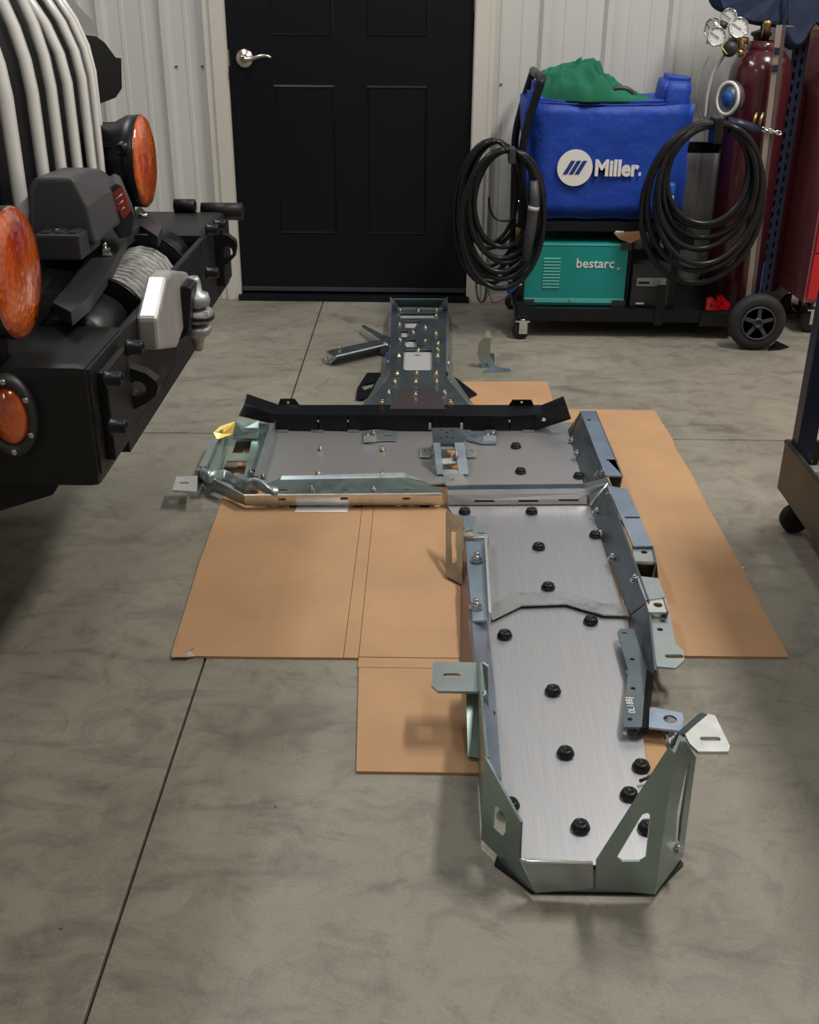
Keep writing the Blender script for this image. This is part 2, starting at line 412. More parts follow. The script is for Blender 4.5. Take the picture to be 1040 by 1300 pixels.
# ---- door
dr = struct(thing('door_1', (DX0, WY, 0), 'black six panel door with a satin lever handle', 'door')); del dr['category']
DY = WY-.012
def wp(px, py): q = at(px, py, Y=DY); return q.x, q.z
z_l0 = wp(388, 297)[1]; z_l1 = wp(388, 108)[1]; z_u0 = wp(384, 46)[1]
xl0, xl1 = wp(351, 200)[0], wp(427, 200)[0]; xr0, xr1 = wp(466, 200)[0], wp(542, 200)[0]
rects = [(xl0, xl1, z_l0, z_l1), (xr0, xr1, z_l0, z_l1), (xl0, xl1, z_u0, 1.62), (xr0, xr1, z_u0, 1.62), (xl0, xl1, 1.70, 1.92), (xr0, xr1, 1.70, 1.92)]
rc = lambda a, b, c, d, y: [V((a, y, c)), V((b, y, c)), V((b, y, d)), V((a, y, d))]
MB().sheet(rc(DX0+.004, DX1-.004, .042, 2.03, DY), .04, [rc(*r, DY) for r in rects], up=(0, -1, 0)).build('door_slab', 'door', dr)
for (a, b, c, d) in rects:
    R_ = [rc(a, b, c, d, DY), rc(a+.006, b-.006, c+.006, d-.006, DY-.004), rc(a+.016, b-.016, c+.016, d-.016, DY+.010),
          rc(a+.026, b-.026, c+.026, d-.026, DY+.010), rc(a+.046, b-.046, c+.046, d-.046, DY+.001)]
    MB().loft(R_, True, True).build('door_panel', 'door', dr)
MB().bb((DX0+.004, DY-.008, .034), (DX1-.004, DY+.03, .05), .002).build('door_sweep', 'grey_plastic', dr)
MB().bb((DX0-.01, DY-.04, .0), (DX1+.01, DY+.05, .024), .003).build('threshold', 'black_steel', dr)
hx, hz = wp(311, 74)
hy = DY
MB().lathe((hx, hy, hz), (0, -1, 0), [(.033, 0), (.034, .004), (.030, .010), (.017, .013), (.012, .018), (.011, .045), (.014, .048), (.014, .058), (.010, .062)], 28).build('rosette', 'nickel', dr)
lv = catmull([(hx, hy-.053, hz), (hx+.03, hy-.055, hz+.001), (hx+.06, hy-.057, hz+.010), (hx+.085, hy-.055, hz+.013), (hx+.104, hy-.05, hz+.006)], 5)
MB().tube(lv, [.009-.0045*i/(len(lv)-1) for i in range(len(lv))], 10).build('lever', 'nickel', dr)
MB().bb((DX0-.001, DY-.002, hz-.028), (DX0+.006, DY+.02, hz+.028), .001).build('latch_plate', 'nickel', dr)
for zz in (1.12, 1.86, .2):
    if zz > 1: MB().cyl((DX1+.002, DY-.008, zz-.05), (DX1+.002, DY-.008, zz+.05), .007, 10).build('hinge', 'nickel', dr)
# casing
for sgn, xe in ((-1, DX0), (1, DX1)):
    m1 = MB(); w_ = .082 if sgn < 0 else .075
    o = sorted((xe, xe+sgn*w_)); q = sorted((xe, xe+sgn*.055))
    m1.bb((o[0], WY-.030, 0), (o[1], WY+.06, 2.12), .003)
    m1.bb((q[0]+(.004 if sgn > 0 else 0), WY-.038, 0), (q[1]-(.004 if sgn < 0 else 0), WY-.029, 2.10), .003)
    struct(m1.build('trim_1' if sgn < 0 else 'trim_2', 'trim'))
struct(MB().bb((DX0-.082, WY-.030, 2.04), (DX1+.075, WY+.06, 2.12), .003).build('trim_3', 'trim'))
MB().bb((DX0, DY+.04, .02), (DX1, DY+.05, 2.04)).build('door_stop', 'slot_dark', dr)

# ================================================================== CARDBOARD
CT = .005
def card(name, root_loc, label, polys):
    t = thing(name, root_loc, label, 'cardboard')
    for pts, zb in polys:
        MB().sheet([V((x, y, zb+CT)) for x, y in pts], CT, up=(0, 0, 1)).build('cardboard_panel', 'card', t)
    return t
gg = .0012
card('cardboard_sheet', (-.1, 2.0, 0), 'flattened brown cardboard box with fold lines under the left and middle skid plates', [
    ([(-.476, 1.733), (-.4775, 1.76), (-.492, 2.1), (-.497, 2.413), (-.49, 2.80), (-.145-gg, 2.80), (-.145-gg, 1.735), (-.300, 1.733)], 0),
    ([(-.145, 1.735), (-.116-gg, 1.735), (-.118-gg, 2.80), (-.145, 2.80)], 0),
    ([(-.116, 1.738+gg), (.34, 1.738+gg), (.34, 2.80), (-.118, 2.80)], 0),
    ([(-.116, 1.704), (.34, 1.704), (.34, 1.7365), (-.116, 1.7365)], 0),
    ([(-.101, 1.404), (.42, 1.405), (.42, 1.56), (.34, 1.56), (.34, 1.7025), (-.114, 1.7025)], 0)])
card('cardboard_sheet', (.6, 2.4, 0), 'long brown cardboard sheet on the floor to the right of the skid plates', [
    ([(.352, 1.757), (.711, 1.760), (.7105, 1.95), (.7135, 2.1), (.709, 2.45), (.712, 2.62), (.706, 2.82), (.712, 2.86), (.703, 3.098), (.352, 3.100)], 0)])
card('cardboard_sheet', (.28, 3.2, 0), 'small brown cardboard piece sticking out behind the black crossmember', [
    ([(.05, 3.337), (.404, 3.353), (.403, 3.106), (.05, 3.106)], 0)])
CARD1 = bpy.data.objects['cardboard_sheet']
MB().sheet(zp([(229, 806), (238, 812), (247, 822), (236, 828), (240, 834), (219, 834)], .0075), .0015).build('torn_flap', 'card', CARD1)
MB().sheet(zp([(222, 822), (236, 820), (248, 833), (218, 835)], .0060), .0006).build('clear_tape', 'film', CARD1)
p = zp([(378, 641), (443, 641), (441, 650), (374, 650)], .0062)
pl = MB().sheet(p, .0008); o = pl.build('paper_slip', 'paper'); tag(o, 'white paper slip on cardboard under the left skid plate front edge', 'paper')
# torn corner tape on the sheet
# ================================================================== fasteners (shared meshes)
def bolt_mesh(m, s=1.):
    mb = MB(); mb.lathe((0, 0, 0), (0, 0, 1), [(.0095*s, 0), (.0095*s, .0015*s)], 14, False)
    mb.lathe((0, 0, .0015*s), (0, 0, 1), [(.0072*s, 0), (.0072*s, .0045*s), (.0060*s, .006*s)], 6, False)
    mb.lathe((0, 0, .007*s), (0, 0, 1), [(.0038*s, 0), (.0038*s, .006*s), (.003*s, .0068*s)], 8)
    return mb.mesh('bolt', m)
BG = bolt_mesh('bolt'); BS = bolt_mesh('bolt_grey'); BL = bolt_mesh('bolt_grey', 1.5)
PLUG = MB().lathe((0, 0, 0), (0, 0, 1), [(.0145, 0), (.0150, .0035), (.0140, .0055), (.0125, .006), (.0125, .0085), (.0118, .0108), (.0095, .0122), (.006, .0128), (.0058, .0118), (.0, .0118)], 24).mesh('rubber_plug', 'rubber')
def bolts(parent, lst, z, me=BG, name='bolt'):
    for b in lst:
        q = at(b[0], b[1], z=b[2] if len(b) > 2 else z); inst(name, me, parent, q, (random.uniform(-.1, .1), random.uniform(-.1, .1), random.random()*3))
def plugs(parent, lst, z):
    for b in lst: inst('rubber_plug', PLUG, parent, at(b[0], b[1]+3, z=z), (0, 0, random.random()))

# ================================================================== LEFT SKID PLATE (fuel tank tray)
A = thing('skid_plate', (-.2, 2.6, .006), 'wide left zinc-edged skid plate with brushed steel floor and a slotted left end', 'skid plate')
B0 = .010
sheet_px('floor_plate', [(345, 536), (562, 536), (574, 614), (316, 614)], 'steel', A, .014)
sheet_px('window_frame', [(300, 535), (349, 539), (327, 612), (300, 611), (262, 604), (275, 560)], 'zinc_green', A, .040,
         [[(300, 559), (320, 558), (316, 576), (295, 575)], [(288, 585), (314, 585), (310, 603), (281, 602)]], .004)
sheet_px('end_facet', [(274, 556, .018), (289, 556, .046), (279, 603, .046), (257, 594, .018)], 'zinc_green', A)
sheet_px('end_wall', [(272, 551, .052), (281, 548, .052), (262, 592, .052), (253, 592, .052)], 'zinc', A, th=.020)
sheet_px('end_wall', [(298, 533, .085), (329, 534, .082), (327, 557, .044), (296, 556, .044)], 'zinc_green', A, None, [('s', 318, 546, .045, .013, (1, 0))])
sheet_px('yellow_tab', [(280, 541, .075), (299, 535, .085), (295, 551, .058), (276, 558, .050), (271, 549, .062)], 'zinc_yellow', A, None, [('o', 281, 548, .006)], label='yellow-plated triangular corner tab')
# dividing ridge
for (q0, q1, mm, zz) in (((346, 537), (325, 604), 'zinc', .055), ((338, 548), (322, 596), 'zinc_dark', .048)):
    a = at(*q0, z=zz); b = at(*q1, z=zz); d = V((.006, 0, 0))
    MB().loft([[a-d, a+d, V((a.x+.006, a.y, .014)), V((a.x-.006, a.y, .014))], [b-d, b+d, V((b.x+.006, b.y, .014)), V((b.x-.006, b.y, .014))]]).build('divider', mm, A)
# front rail
rail_z = .046
sheet_px('rail_top', [(356, 607), (515, 604), (547, 616), (562, 620), (560, 627), (352, 628), (330, 617)], 'zinc_green', A, rail_z,
         [('s', 360, 622, .020, .0085)]+[('s', x, 621.5, .017, .0085) for x in (437, 516, 474)])
sheet_px('rail_lip', [(358, 604, .052), (513, 600, .052), (540, 611, .052), (545, 616, .046), (515, 606, .046), (356, 609, .046)], 'zinc', A)
fw = [(302, 628, .046), (560, 628, .046), (562, 642, .012), (312, 642, .012), (262, 607, .012), (256, 598, .046)]
sheet_px('front_wall', [(310, 629, .046), (561, 627, .046), (563, 641, .012), (312, 642, .012)], 'zinc_bright', A, None,
         [('s', 358, 634, .020, .008), ('s', 437, 633, .020, .008), ('s', 516, 633, .020, .008)], .004)
sheet_px('corner_wall', [(252, 598, .050), (310, 629, .046), (312, 642, .012), (262, 620, .012), (254, 611, .012)], 'zinc', A)
# wavy corner strip
wv = []
for i in range(15):
    t_ = i/14; x = 257+t_*(352-257); y = 592+t_*24+3*math.sin(t_*15)
    wv.append((at(x, y, z=.058+.006*math.sin(t_*11)), at(x-4+6*t_, y+9+2*math.sin(t_*13+1), z=.050+.008*math.sin(t_*9+1)), at(x-2+8*t_, y+15+1.5*math.sin(t_*17), z=.035)))
mb = MB(); n_ = len(wv)
vs = [q for r in wv for q in r]; vs2 = [q-V((0, -.002, .004)) for q in vs]
mb.add(vs+vs2, [(3*i+j, 3*i+3+j, 3*i+4+j, 3*i+1+j) for i in range(n_-1) for j in (0, 1)]+[(3*n_+3*i+j, 3*n_+3*i+1+j, 3*n_+3*i+4+j, 3*n_+3*i+3+j) for i in range(n_-1) for j in (0, 1)], True)
mb.build('corner_flange', 'zinc', A, 'wavy bright corner flange')
sheet_px('mount_tab', [(224, 605), (251, 604), (250, 624), (219, 622)], 'zinc_bright', A, .052, [('s', 234, 613, .024, .010)], .005)
sheet_px('tab_riser', [(250, 597, .06), (255, 594, .06), (257, 612, .012), (252, 624, .012)], 'zinc', A)
bolts(A, [(407, 572), (486, 573), (404, 603), (485, 604)], .014)
bolts(A, [(396, 623), (474, 623), (334, 607, .05), (318, 602, .045)], .046, BS)
for x in (373, 455, 540):
    q = at(x, 640, z=.012); MB().lathe((q.x, q.y-.001, q.z), (0, -1, 0), [(.012, 0), (.012, .002), (.008, .003)], 16).build('hole_grommet', 'rubber', A)
# ================================================================== MIDDLE TOP SKID PLATE
B = thing('skid_plate', (.26, 2.7, .006), 'back right brushed steel skid plate with three plugs beneath the black crossmember', 'skid plate')
sheet_px('floor_plate', [(578, 536), (730, 536), (744, 617), (590, 617)], 'steel', B, .014)
plugs(B, [(655, 565), (661, 597), (735, 603)], .014)
q = zp([(721, 545), (741, 614)], .014)
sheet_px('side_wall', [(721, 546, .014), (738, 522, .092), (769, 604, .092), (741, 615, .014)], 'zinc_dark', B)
sheet_px('side_top', [(737, 521.5), (757, 521.5), (770, 555), (791, 604), (769, 604)], 'zinc_blue', B, .092, [('o', 748, 533, .006), ('s', 777, 584, .030, .008)])
o1 = at(757, 521.5, z=.092); o2 = at(791, 604, z=.092)
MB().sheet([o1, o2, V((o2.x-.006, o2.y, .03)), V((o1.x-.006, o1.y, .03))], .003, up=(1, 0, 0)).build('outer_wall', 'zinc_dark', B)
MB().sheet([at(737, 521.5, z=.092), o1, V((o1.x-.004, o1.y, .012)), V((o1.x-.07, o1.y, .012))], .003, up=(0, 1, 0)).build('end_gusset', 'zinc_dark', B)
bolts(B, [(733, 554, .03), (732, 577, .03), (746, 610, .02), (765, 601, .08), (726, 560, .02), (759, 604, .06)], .03, BS)
# step rail between the plates
r0 = [(568, 616, .030), (746, 614, .030), (744, 620, .038), (568, 622, .038)]
sheet_px('step_rail', r0, 'zinc_dark', B)
sheet_px('step_rail', [(568, 622, .038), (744, 620, .038), (745, 626, .040), (568, 628, .040)], 'zinc_bright', B)
sheet_px('step_rail', [(568, 628, .040), (745, 626, .040), (746, 640, .016), (570, 641, .016)], 'steel', B, None, [('s', 615, 636, .05, .0045), ('s', 671, 636, .05, .0045), ('s', 722, 635, .05, .0045)])
sheet_px('rail_end', [(741, 614, .030), (769, 606, .085), (776, 617, .085), (750, 641, .016), (745, 630, .03)], 'zinc', B)
a = at(768, 618, z=.075); b = at(742, 632, z=.042); c = at(752, 640, z=.03)
MB().tube([at(742, 621, z=.045), at(771, 615, z=.078), at(749, 641, z=.026)], .004, 8).build('edge_bead', 'zinc_bright', B)
bolts(B, [(745, 632, .02), (752, 611, .03)], .02, BS)

# ================================================================== TRANSMISSION SKID PLATE
C_ = thing('skid_plate', (.26, 2.1, .006), 'middle brushed steel skid plate with six black plugs and a bent front lip', 'skid plate')
sheet_px('floor_plate', [(567, 640), (749, 640), (793, 776), (740, 770), (690, 756), (650, 757), (618, 776), (612, 670), (585, 668)], 'steel_long', C_, .013)
plugs(C_, [(590, 648), (675, 648), (756, 678), (684, 693), (696, 744)], .013)
# bent lip
up_ = [(619, 770), (651, 752), (718, 751), (766, 766), (794, 766)]; lo_ = [(625, 786), (662, 768), (719, 766), (766, 780), (799, 781)]
for i in range(4):
    sheet_px('bent_lip', [(*up_[i], .014), (*up_[i+1], .014), (*lo_[i+1], .021), (*lo_[i], .021)], 'zinc_bright', C_, th=.003)
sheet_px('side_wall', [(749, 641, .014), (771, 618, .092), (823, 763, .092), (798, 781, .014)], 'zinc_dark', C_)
sheet_px('side_top', [(771, 616), (797, 621), (829, 693), (804, 693)], 'zinc_blue', C_, .092, [('s', 803, 657, .035, .008)])
sheet_px('side_top', [(803, 694), (830, 694), (834, 715), (805, 714)], 'zinc', C_, .085, [('o', 818, 701, .007)])
sheet_px('side_top', [(808, 731), (836, 734), (845, 758), (820, 762)], 'zinc', C_, .09)
sheet_px('side_top', [(820, 762), (845, 758), (849, 777), (824, 777)], 'zinc_bright', C_, .088, [('o', 835.5, 768, .009)])
sheet_px('notch_wall', [(805, 714, .085), (834, 715, .085), (836, 734, .04), (808, 731, .04)], 'black_steel', C_)
for (pa, pb) in (((797, 621), (829, 693)), ((830, 694), (834, 715)), ((836, 734), (849, 777))):
    a = at(*pa, z=.089); b = at(*pb, z=.089)
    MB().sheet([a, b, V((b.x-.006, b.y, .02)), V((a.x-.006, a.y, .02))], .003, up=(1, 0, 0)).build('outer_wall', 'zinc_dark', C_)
bolts(C_, [(757, 651, .03), (788, 667, .07), (777, 710, .03), (806, 737, .085), (774, 628, .085), (762, 680, .016)], .03, BS)
# left tan side bracket + riser
sheet_px('side_bracket', [(566, 648, .10), (588, 658, .10), (587, 742, .012), (566, 731, .012)], 'tan_metal', C_, None, [[(572, 673), (579, 675), (580, 716), (573, 714)]])
sheet_px('corner_bracket', [(590, 655), (604, 655), (604, 672), (590, 674)], 'zinc_blue', C_, .05)
sheet_px('corner_bracket', [(600, 665), (620, 665), (621, 682), (601, 683)], 'zinc', C_, .062, [('s', 611, 677, .018, .006)])
sheet_px('corner_bracket', [(601, 683, .062), (621, 682, .062), (622, 690, .045), (602, 690, .045)], 'zinc_bright', C_)

# ================================================================== NEAR SKID PLATE (engine)
D = thing('skid_plate', (.25, 1.5, .006), 'long nearest skid plate with upright zinc walls around its rounded front end', 'skid plate')
sheet_px('floor_plate', [(617, 784), (662, 770), (719, 769), (766, 783), (797, 785), (806, 850), (822, 980), (826, 1015), (848, 1030), (838, 1098), (664, 1098), (650, 1040), (633, 985)], 'steel_long', D, .012)
plugs(D, [(750, 787), (641, 805), (605, 797, ), (702, 876), (718, 955), (814, 972), (799, 1008), (737, 1049), (822, 1050), (620, 908), (648, 1021)], .013)
sheet_px('black_base', [(628, 1096), (676, 1131), (831, 1133), (868, 1096), (840, 1060), (640, 1060)], 'black_steel', D, .006, th=.0055)  # thin black sheet under the front end
# left channel
sheet_px('channel_top', [(591, 687), (618, 687), (619, 787), (600, 788)], 'zinc_blue', D, .055)
sheet_px('channel_slope', [(597, 786, .055), (619, 786, .03), (629, 880, .02), (637, 990, .014), (612, 955, .05), (606, 870, .055)], 'zinc_blue', D)
a0 = at(591, 687, z=.055)
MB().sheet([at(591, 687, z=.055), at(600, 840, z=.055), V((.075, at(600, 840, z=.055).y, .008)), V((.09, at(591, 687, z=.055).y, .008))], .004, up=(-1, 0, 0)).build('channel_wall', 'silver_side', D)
sheet_px('channel_wall', [(586, 742, .02), (592, 730, .055), (601, 838, .055), (589, 838, .02)], 'silver_side', D)  # dark reddish tone stands in for a reflection along this wall
a = at(618, 688, z=.058); b = at(620, 786, z=.058)
MB().box((a+b)/2, (.005, (a-b).length, .03), Matrix.Rotation(-.02, 3, 'Z')).build('channel_rib', 'zinc_bright', D)
MB().box((at(605, 687, z=.05)), (.055, .004, .03)).build('channel_end', 'zinc_bright', D)
bolts(D, [(605, 712), (604, 771)], .056, BL)
sheet_px('rear_wall', [(592, 879, .075), (609, 879, .075), (608, 962, .012), (594, 960, .012)], 'zinc_green', D)
sheet_px('mount_tab', [(550, 840), (612, 841), (615, 878), (556, 877), (548, 870)], 'zinc', D, .105, [('s', 574, 857, .030, .011)], .005)
sheet_px('tab_riser', [(612, 841, .108), (619, 846, .108), (621, 900, .03), (615, 905, .012)], 'zinc_bright', D)
# edge-on left wall running forward
y0 = at(615, 880, z=.10).y
xL = .098
wl = [V((xL, 1.244, .012)), V((xL, 1.46, .012)), V((xL+.003, 1.62, .03)), V((xL+.003, 1.62, .105)), V((xL, 1.30, .155)), V((xL, 1.244, .166))]
MB().sheet(wl, .004, up=(-1, 0, 0)).build('left_wall', 'zinc_green', D)
# chamfer wall with window
c0 = V((.096, 1.244, .012)); c1 = V((.168, 1.139, .012))
cp = [c0, c1, V((c1.x, c1.y, .065))]
n = plane_of([c0, c1, V((c1.x, c1.y, .1))])
tl = V((c0.x, c0.y, .166))
pts = [c0, onplane(635, 1100, c0, n), c1, onplane(659, 1090, c0, n), onplane(661, 1044, c0, n), tl]
pts[1] = c0.lerp(c1, .45)
MB().sheet(pts, .004, [[onplane(x, y, c0, n) for x, y in ((626, 1022), (634, 1026), (642, 1038), (642, 1056), (638, 1061), (625, 1049))]]).build('corner_wall', 'zinc_green', D)
# front lip (left of the split) and tall front wall (right)
FY = 1.139
w_ = lambda px, py: at(px, py, Y=FY)
MB().sheet([c1, w_(753, 1128), w_(753, 1095), w_(662, 1091)], .004).build('front_lip', 'zinc', D)
MB().tube([w_(661, 1091), w_(672, 1094), w_(752, 1096)], .003, 6).build('lip_edge', 'zinc_bright', D)
fr = [w_(757, 1128), V((.336, FY, .013)), V((.336, FY, .262)), w_(850, 950), w_(757, 1094)]
hol = [w_(x, y) for x, y in ((783, 1089), (790, 1094), (813, 1094), (820, 1090), (826, 1035), (822, 1032), (816, 1034), (812, 1040))]
MB().sheet(fr, .004, [hol]).build('front_wall', 'zinc_green', D)
k0 = V((.336, FY, .013)); k1 = V((.392, 1.215, .013)); n = plane_of([k0, k1, V((k0.x, k0.y, .2))])
kp = [k0, k1, onplane(884, 962, k0, n), onplane(866, 934, k0, n), V((.336, FY, .262))]
kh = [onplane(x, y, k0, n) for x, y in ((874, 967), (877, 969), (866, 1040), (863, 1074), (859, 1078), (858, 1068), (860, 1030))]
MB().sheet(kp, .004, [kh]).build('front_corner_wall', 'zinc_green', D)
tz = onplane(875, 950, k0, n).z
sheet_px('front_tab', [(870, 932), (898, 906), (908, 908), (927, 947), (925, 954), (887, 954), (876, 944)], 'zinc_bright', D, tz+.015, [('s', 902, 938, .028, .009)], .005)
sheet_px('tab_fold', [(852, 950, tz+.0), (862, 931, tz+.02), (892, 905, tz+.02), (899, 907, tz+.015), (872, 933, tz+.012)], 'zinc_dark', D)
bolts(D, [(858, 942, tz+.0), (860, 1078, .05)], .06, BS)
MB().tube([at(812, 992, z=.02), at(826, 986, z=.024)], .003, 6).build('clip', 'rubber', D)

# ---- right wall of the near skid + loose plate
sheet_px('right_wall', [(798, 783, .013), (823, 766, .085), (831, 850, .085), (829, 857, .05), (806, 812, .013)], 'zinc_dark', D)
sheet_px('right_top', [(824, 777), (850, 777), (858, 818), (868, 826), (869, 838), (858, 848), (834, 846)], 'zinc', D, .075, [('s', 856, 833, .034, .012), ('o', 841, 788, .006), ('o', 838, 799, .006)])
G = thing('mounting_bracket', at(805, 860, z=.014), 'bent grey bracket with four holes and a blue-tinted slotted tab', 'bracket')
sheet_px('bracket_plate', [(784, 802), (788, 798), (805, 798), (821, 849), (815, 923), (793, 923), (790, 915), (798, 851)], 'zinc_dark', G, .036, [('o', 793, 804, .0045), ('o', 803, 837, .0045), ('o', 804, 874, .0045), ('o', 800, 913, .0045)])
sheet_px('bracket_wall', [(821, 849, .036), (830, 857, .028), (824, 924, .028), (815, 924, .036)], 'black_steel', G, th=.014)
sheet_px('slotted_tab', [(825, 898), (832, 898), (866, 905), (868, 912), (865, 928), (824, 923)], 'zinc_blue', G, .033, [('o', 851, 913, .012)])
MB().bb((at(850, 925, z=.02).x-.015, at(850, 925, z=.02).y-.0, .008), (at(850, 925, z=.02).x+.0, at(850, 925, z=.02).y+.05, .027)).build('tab_foot', 'zinc_dark', G)
text_mesh('stamped_marking', '0L18BJ', .017, 'white_ink', G, at(807, 906, z=.0365), (0.02, 1, 0), (-1, 0.02, 0), label='white stamped characters')

# ================================================================== BLACK CROSSMEMBER
E_ = thing('crossmember', (0, 2.95, .014), 'long black steel crossmember with upswept ends lying across the skid plates', 'crossmember')
TZ = .062
sheet_px('top_flange', [(350, 514), (388, 515), (640, 515), (690, 514), (690, 526), (640, 528), (351, 526)], 'black_steel', E_, TZ)
for (x0, x1) in ((350, 403), (405, 441), (443, 548), (549, 586), (588, 646), (648, 680)):
    sheet_px('front_web', [(x0, 526, TZ), (x1, 526, TZ), (x1, 547-(1 if x0 > 500 else 0), .016), (x0, 546, .016)], 'black_steel', E_)
MB().sheet([at(350, 514, z=TZ), at(690, 514, z=TZ), at(690, 514, z=TZ)-V((0, 0, .045)), at(350, 514, z=TZ)-V((0, 0, .045))], .004, up=(0, 1, 0)).build('rear_web', 'black_steel', E_)
sheet_px('left_arm', [(314, 500, .125), (352, 513, TZ), (351, 525, TZ), (311, 513, .115)], 'black_steel', E_)
sheet_px('left_arm', [(311, 513, .115), (351, 526, TZ), (349, 539, .03), (303.5, 528, .065)], 'black_steel', E_)
sheet_px('right_arm', [(688, 514, TZ), (715, 503, .115), (719, 514, .110), (688, 526, TZ)], 'black_steel', E_, None, [('o', 711, 511, .006)])
sheet_px('right_arm', [(680, 528, TZ), (719, 514, .108), (725, 532, .062), (679, 547, .016)], 'black_steel', E_, None, [('o', 690, 533, .007)])
for pts in ([(353, 514), (356, 506), (374, 506), (381, 515)], [(646, 515), (651, 508), (675, 508), (678, 515)]):
    sheet_px('ear', [(x, y, TZ+(.018 if y < 510 else 0)) for x, y in pts], 'black_steel', E_, None, [('o', sum(p[0] for p in pts)/4, 511, .004)])
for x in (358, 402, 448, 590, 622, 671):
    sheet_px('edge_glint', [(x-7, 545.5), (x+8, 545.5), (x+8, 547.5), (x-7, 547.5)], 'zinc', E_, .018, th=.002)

# ================================================================== U-SHAPED RISER BRACKET
U_ = thing('riser_bracket', at(572, 590, z=.016), 'small zinc U-shaped riser bracket between the two back skid plates', 'bracket')
sheet_px('top_plate', [(548, 543, .078), (588, 543, .078), (590, 562, .078), (550, 562, .078)], 'zinc_dark', U_, None, [('o', 567, 549, .006), ('o', 561, 546, .004), ('o', 574, 546, .004), ('o', 567, 555, .005), ('o', 560, 556, .004), ('o', 575, 556, .004)])
sheet_px('side_leg', [(550, 562, .078), (559, 562, .078), (563, 602, .02), (555, 602, .02)], 'zinc_dark', U_)
sheet_px('side_leg', [(577, 562, .078), (590, 562, .078), (595, 602, .02), (583, 602, .02)], 'zinc_dark', U_)
sheet_px('rung', [(559, 564, .070), (578, 564, .070), (579, 570, .065), (560, 570, .065)], 'zinc', U_)
sheet_px('rung', [(560, 582, .045), (581, 581, .045), (582, 588, .038), (561, 589, .038)], 'zinc_bright', U_)
sheet_px('rung', [(562, 596, .026), (583, 596, .026), (584, 602, .02), (563, 602, .02)], 'zinc', U_)
for x in (546, 586): 
    q = at(x, 541, z=.085); MB().box(q, (.007, .006, .018), None, .002).build('post_cap', 'zinc_bright', U_)
sheet_px('side_tab', [(533, 568), (546, 568), (547, 579), (533, 579)], 'zinc_bright', U_, .022, [('o', 539, 572, .004)])
sheet_px('side_tab', [(592, 568), (605, 568), (605, 579), (593, 579)], 'zinc_bright', U_, .022, [('o', 599, 572, .004)])
sheet_px('foot_tab', [(563, 603), (588, 602), (595, 615), (566, 616)], 'zinc_bright', U_, .035, [('o', 575, 609, .005)])
bolts(U_, [(549, 571, .03), (588, 566, .06), (579, 580, .05), (587, 581, .04)], .03, BS)
# two loose clamp plates
for pts, holes, nm, lab in (
    ([(461, 547), (478, 545), (500, 547), (506, 552), (503, 558), (486, 558), (461, 560)], [('s', 492, 553, .024, .007)], 'clamp_plate', 'bright slotted clamp plate left of the riser bracket behind the bolts'),
    ([(590, 550), (615, 549), (634, 548), (630, 562), (612, 562), (592, 557)], [('s', 602, 554, .024, .005)], 'clamp_plate', 'bluish slotted clamp plate right of the riser bracket')):
    t = thing(nm, at(pts[0][0]+15, pts[0][1]+6, z=.014), lab, 'bracket')
    sheet_px('plate', pts, 'zinc' if pts[0][0] < 500 else 'zinc_blue', t, .022, holes, .005)
    cx = 470 if pts[0][0] < 500 else 622
    bolts(t, [(cx-3, 555), (cx+4, 552)], .022, BS)
    MB().box(at(cx, 557, z=.03), (.035, .004, .018)).build('upturned_lip', 'zinc_bright', t)

# ================================================================== TALL REAR SKID TOWER
F_ = thing('skid_plate', (-.01, 3.6, .005), 'narrow far skid plate with cut-outs, rows of bolts and winged feet near the door', 'skid plate')
HZ = .06
sheet_px('top_plate', [(497, 393, HZ), (567, 393, HZ), (566, 478, HZ), (597, 515, HZ), (600, 522, HZ), (460, 522, HZ), (463, 515, HZ), (495, 478, HZ)], 'zinc_dark', F_, None, [
    [(509, 397), (556, 397), (556, 404), (508, 404)], [(516, 407), (538, 407), (529, 413), (526, 416.5), (514, 416), (514, 410)], [(510, 419), (517, 419), (519, 424), (517, 428), (509, 428)],
    [(517, 430), (526, 430), (531, 437), (540, 440.5), (516, 440.5), (513, 436)], [(515, 443), (547, 443), (549, 446), (549, 468), (546, 470), (515, 470), (512, 468), (513, 445)]], .004)
sheet_px('insert_plate', [(509, 492), (552, 492), (566, 519), (494, 519)], 'silver_side', F_, HZ+.003, th=.003)
sheet_px('under_plate', [(500, 392), (563, 392), (560, 476), (575, 514), (485, 514), (503, 476)], 'alu', F_, HZ-.012, th=.003)
sheet_px('cover_patch', [(529, 411), (548, 410), (549, 438), (529, 438), (527, 425)], 'zinc_dark', F_, HZ+.004, th=.004)
MB().box(at(532, 391, z=HZ+.004), (.19, .02, .008), None, .002).build('end_bar', 'zinc_bright', F_)
# raised end ears
for pts in ([(495, 378, .12), (499, 380, .12), (507, 392, HZ), (497, 395, HZ)], [(568, 378, .12), (564, 380, .12), (558, 392, HZ), (569, 395, HZ)]):
    sheet_px('end_ear', pts, 'zinc_blue', F_)
MB().sheet([at(500, 380, z=.105), at(564, 380, z=.105), at(560, 391, z=HZ), at(505, 391, z=HZ)], .003).build('end_flange', 'zinc_dark', F_)
for sx_, pts in ((-1, [(497, 395, HZ), (496, 478, HZ), (491, 482, .012), (493, 398, .012)]), (1, [(567, 395, HZ), (567, 470, HZ), (571, 475, .012), (571, 398, .012)])):
    sheet_px('side_flange', pts, 'zinc_blue', F_)
sheet_px('lower_slope', [(493, 478, HZ), (463, 522, HZ), (452, 526, .014), (484, 480, .014)], 'zinc_green', F_)
sheet_px('lower_slope', [(567, 478, HZ), (600, 522, HZ), (606, 520, .014), (576, 478, .014)], 'zinc_green', F_)
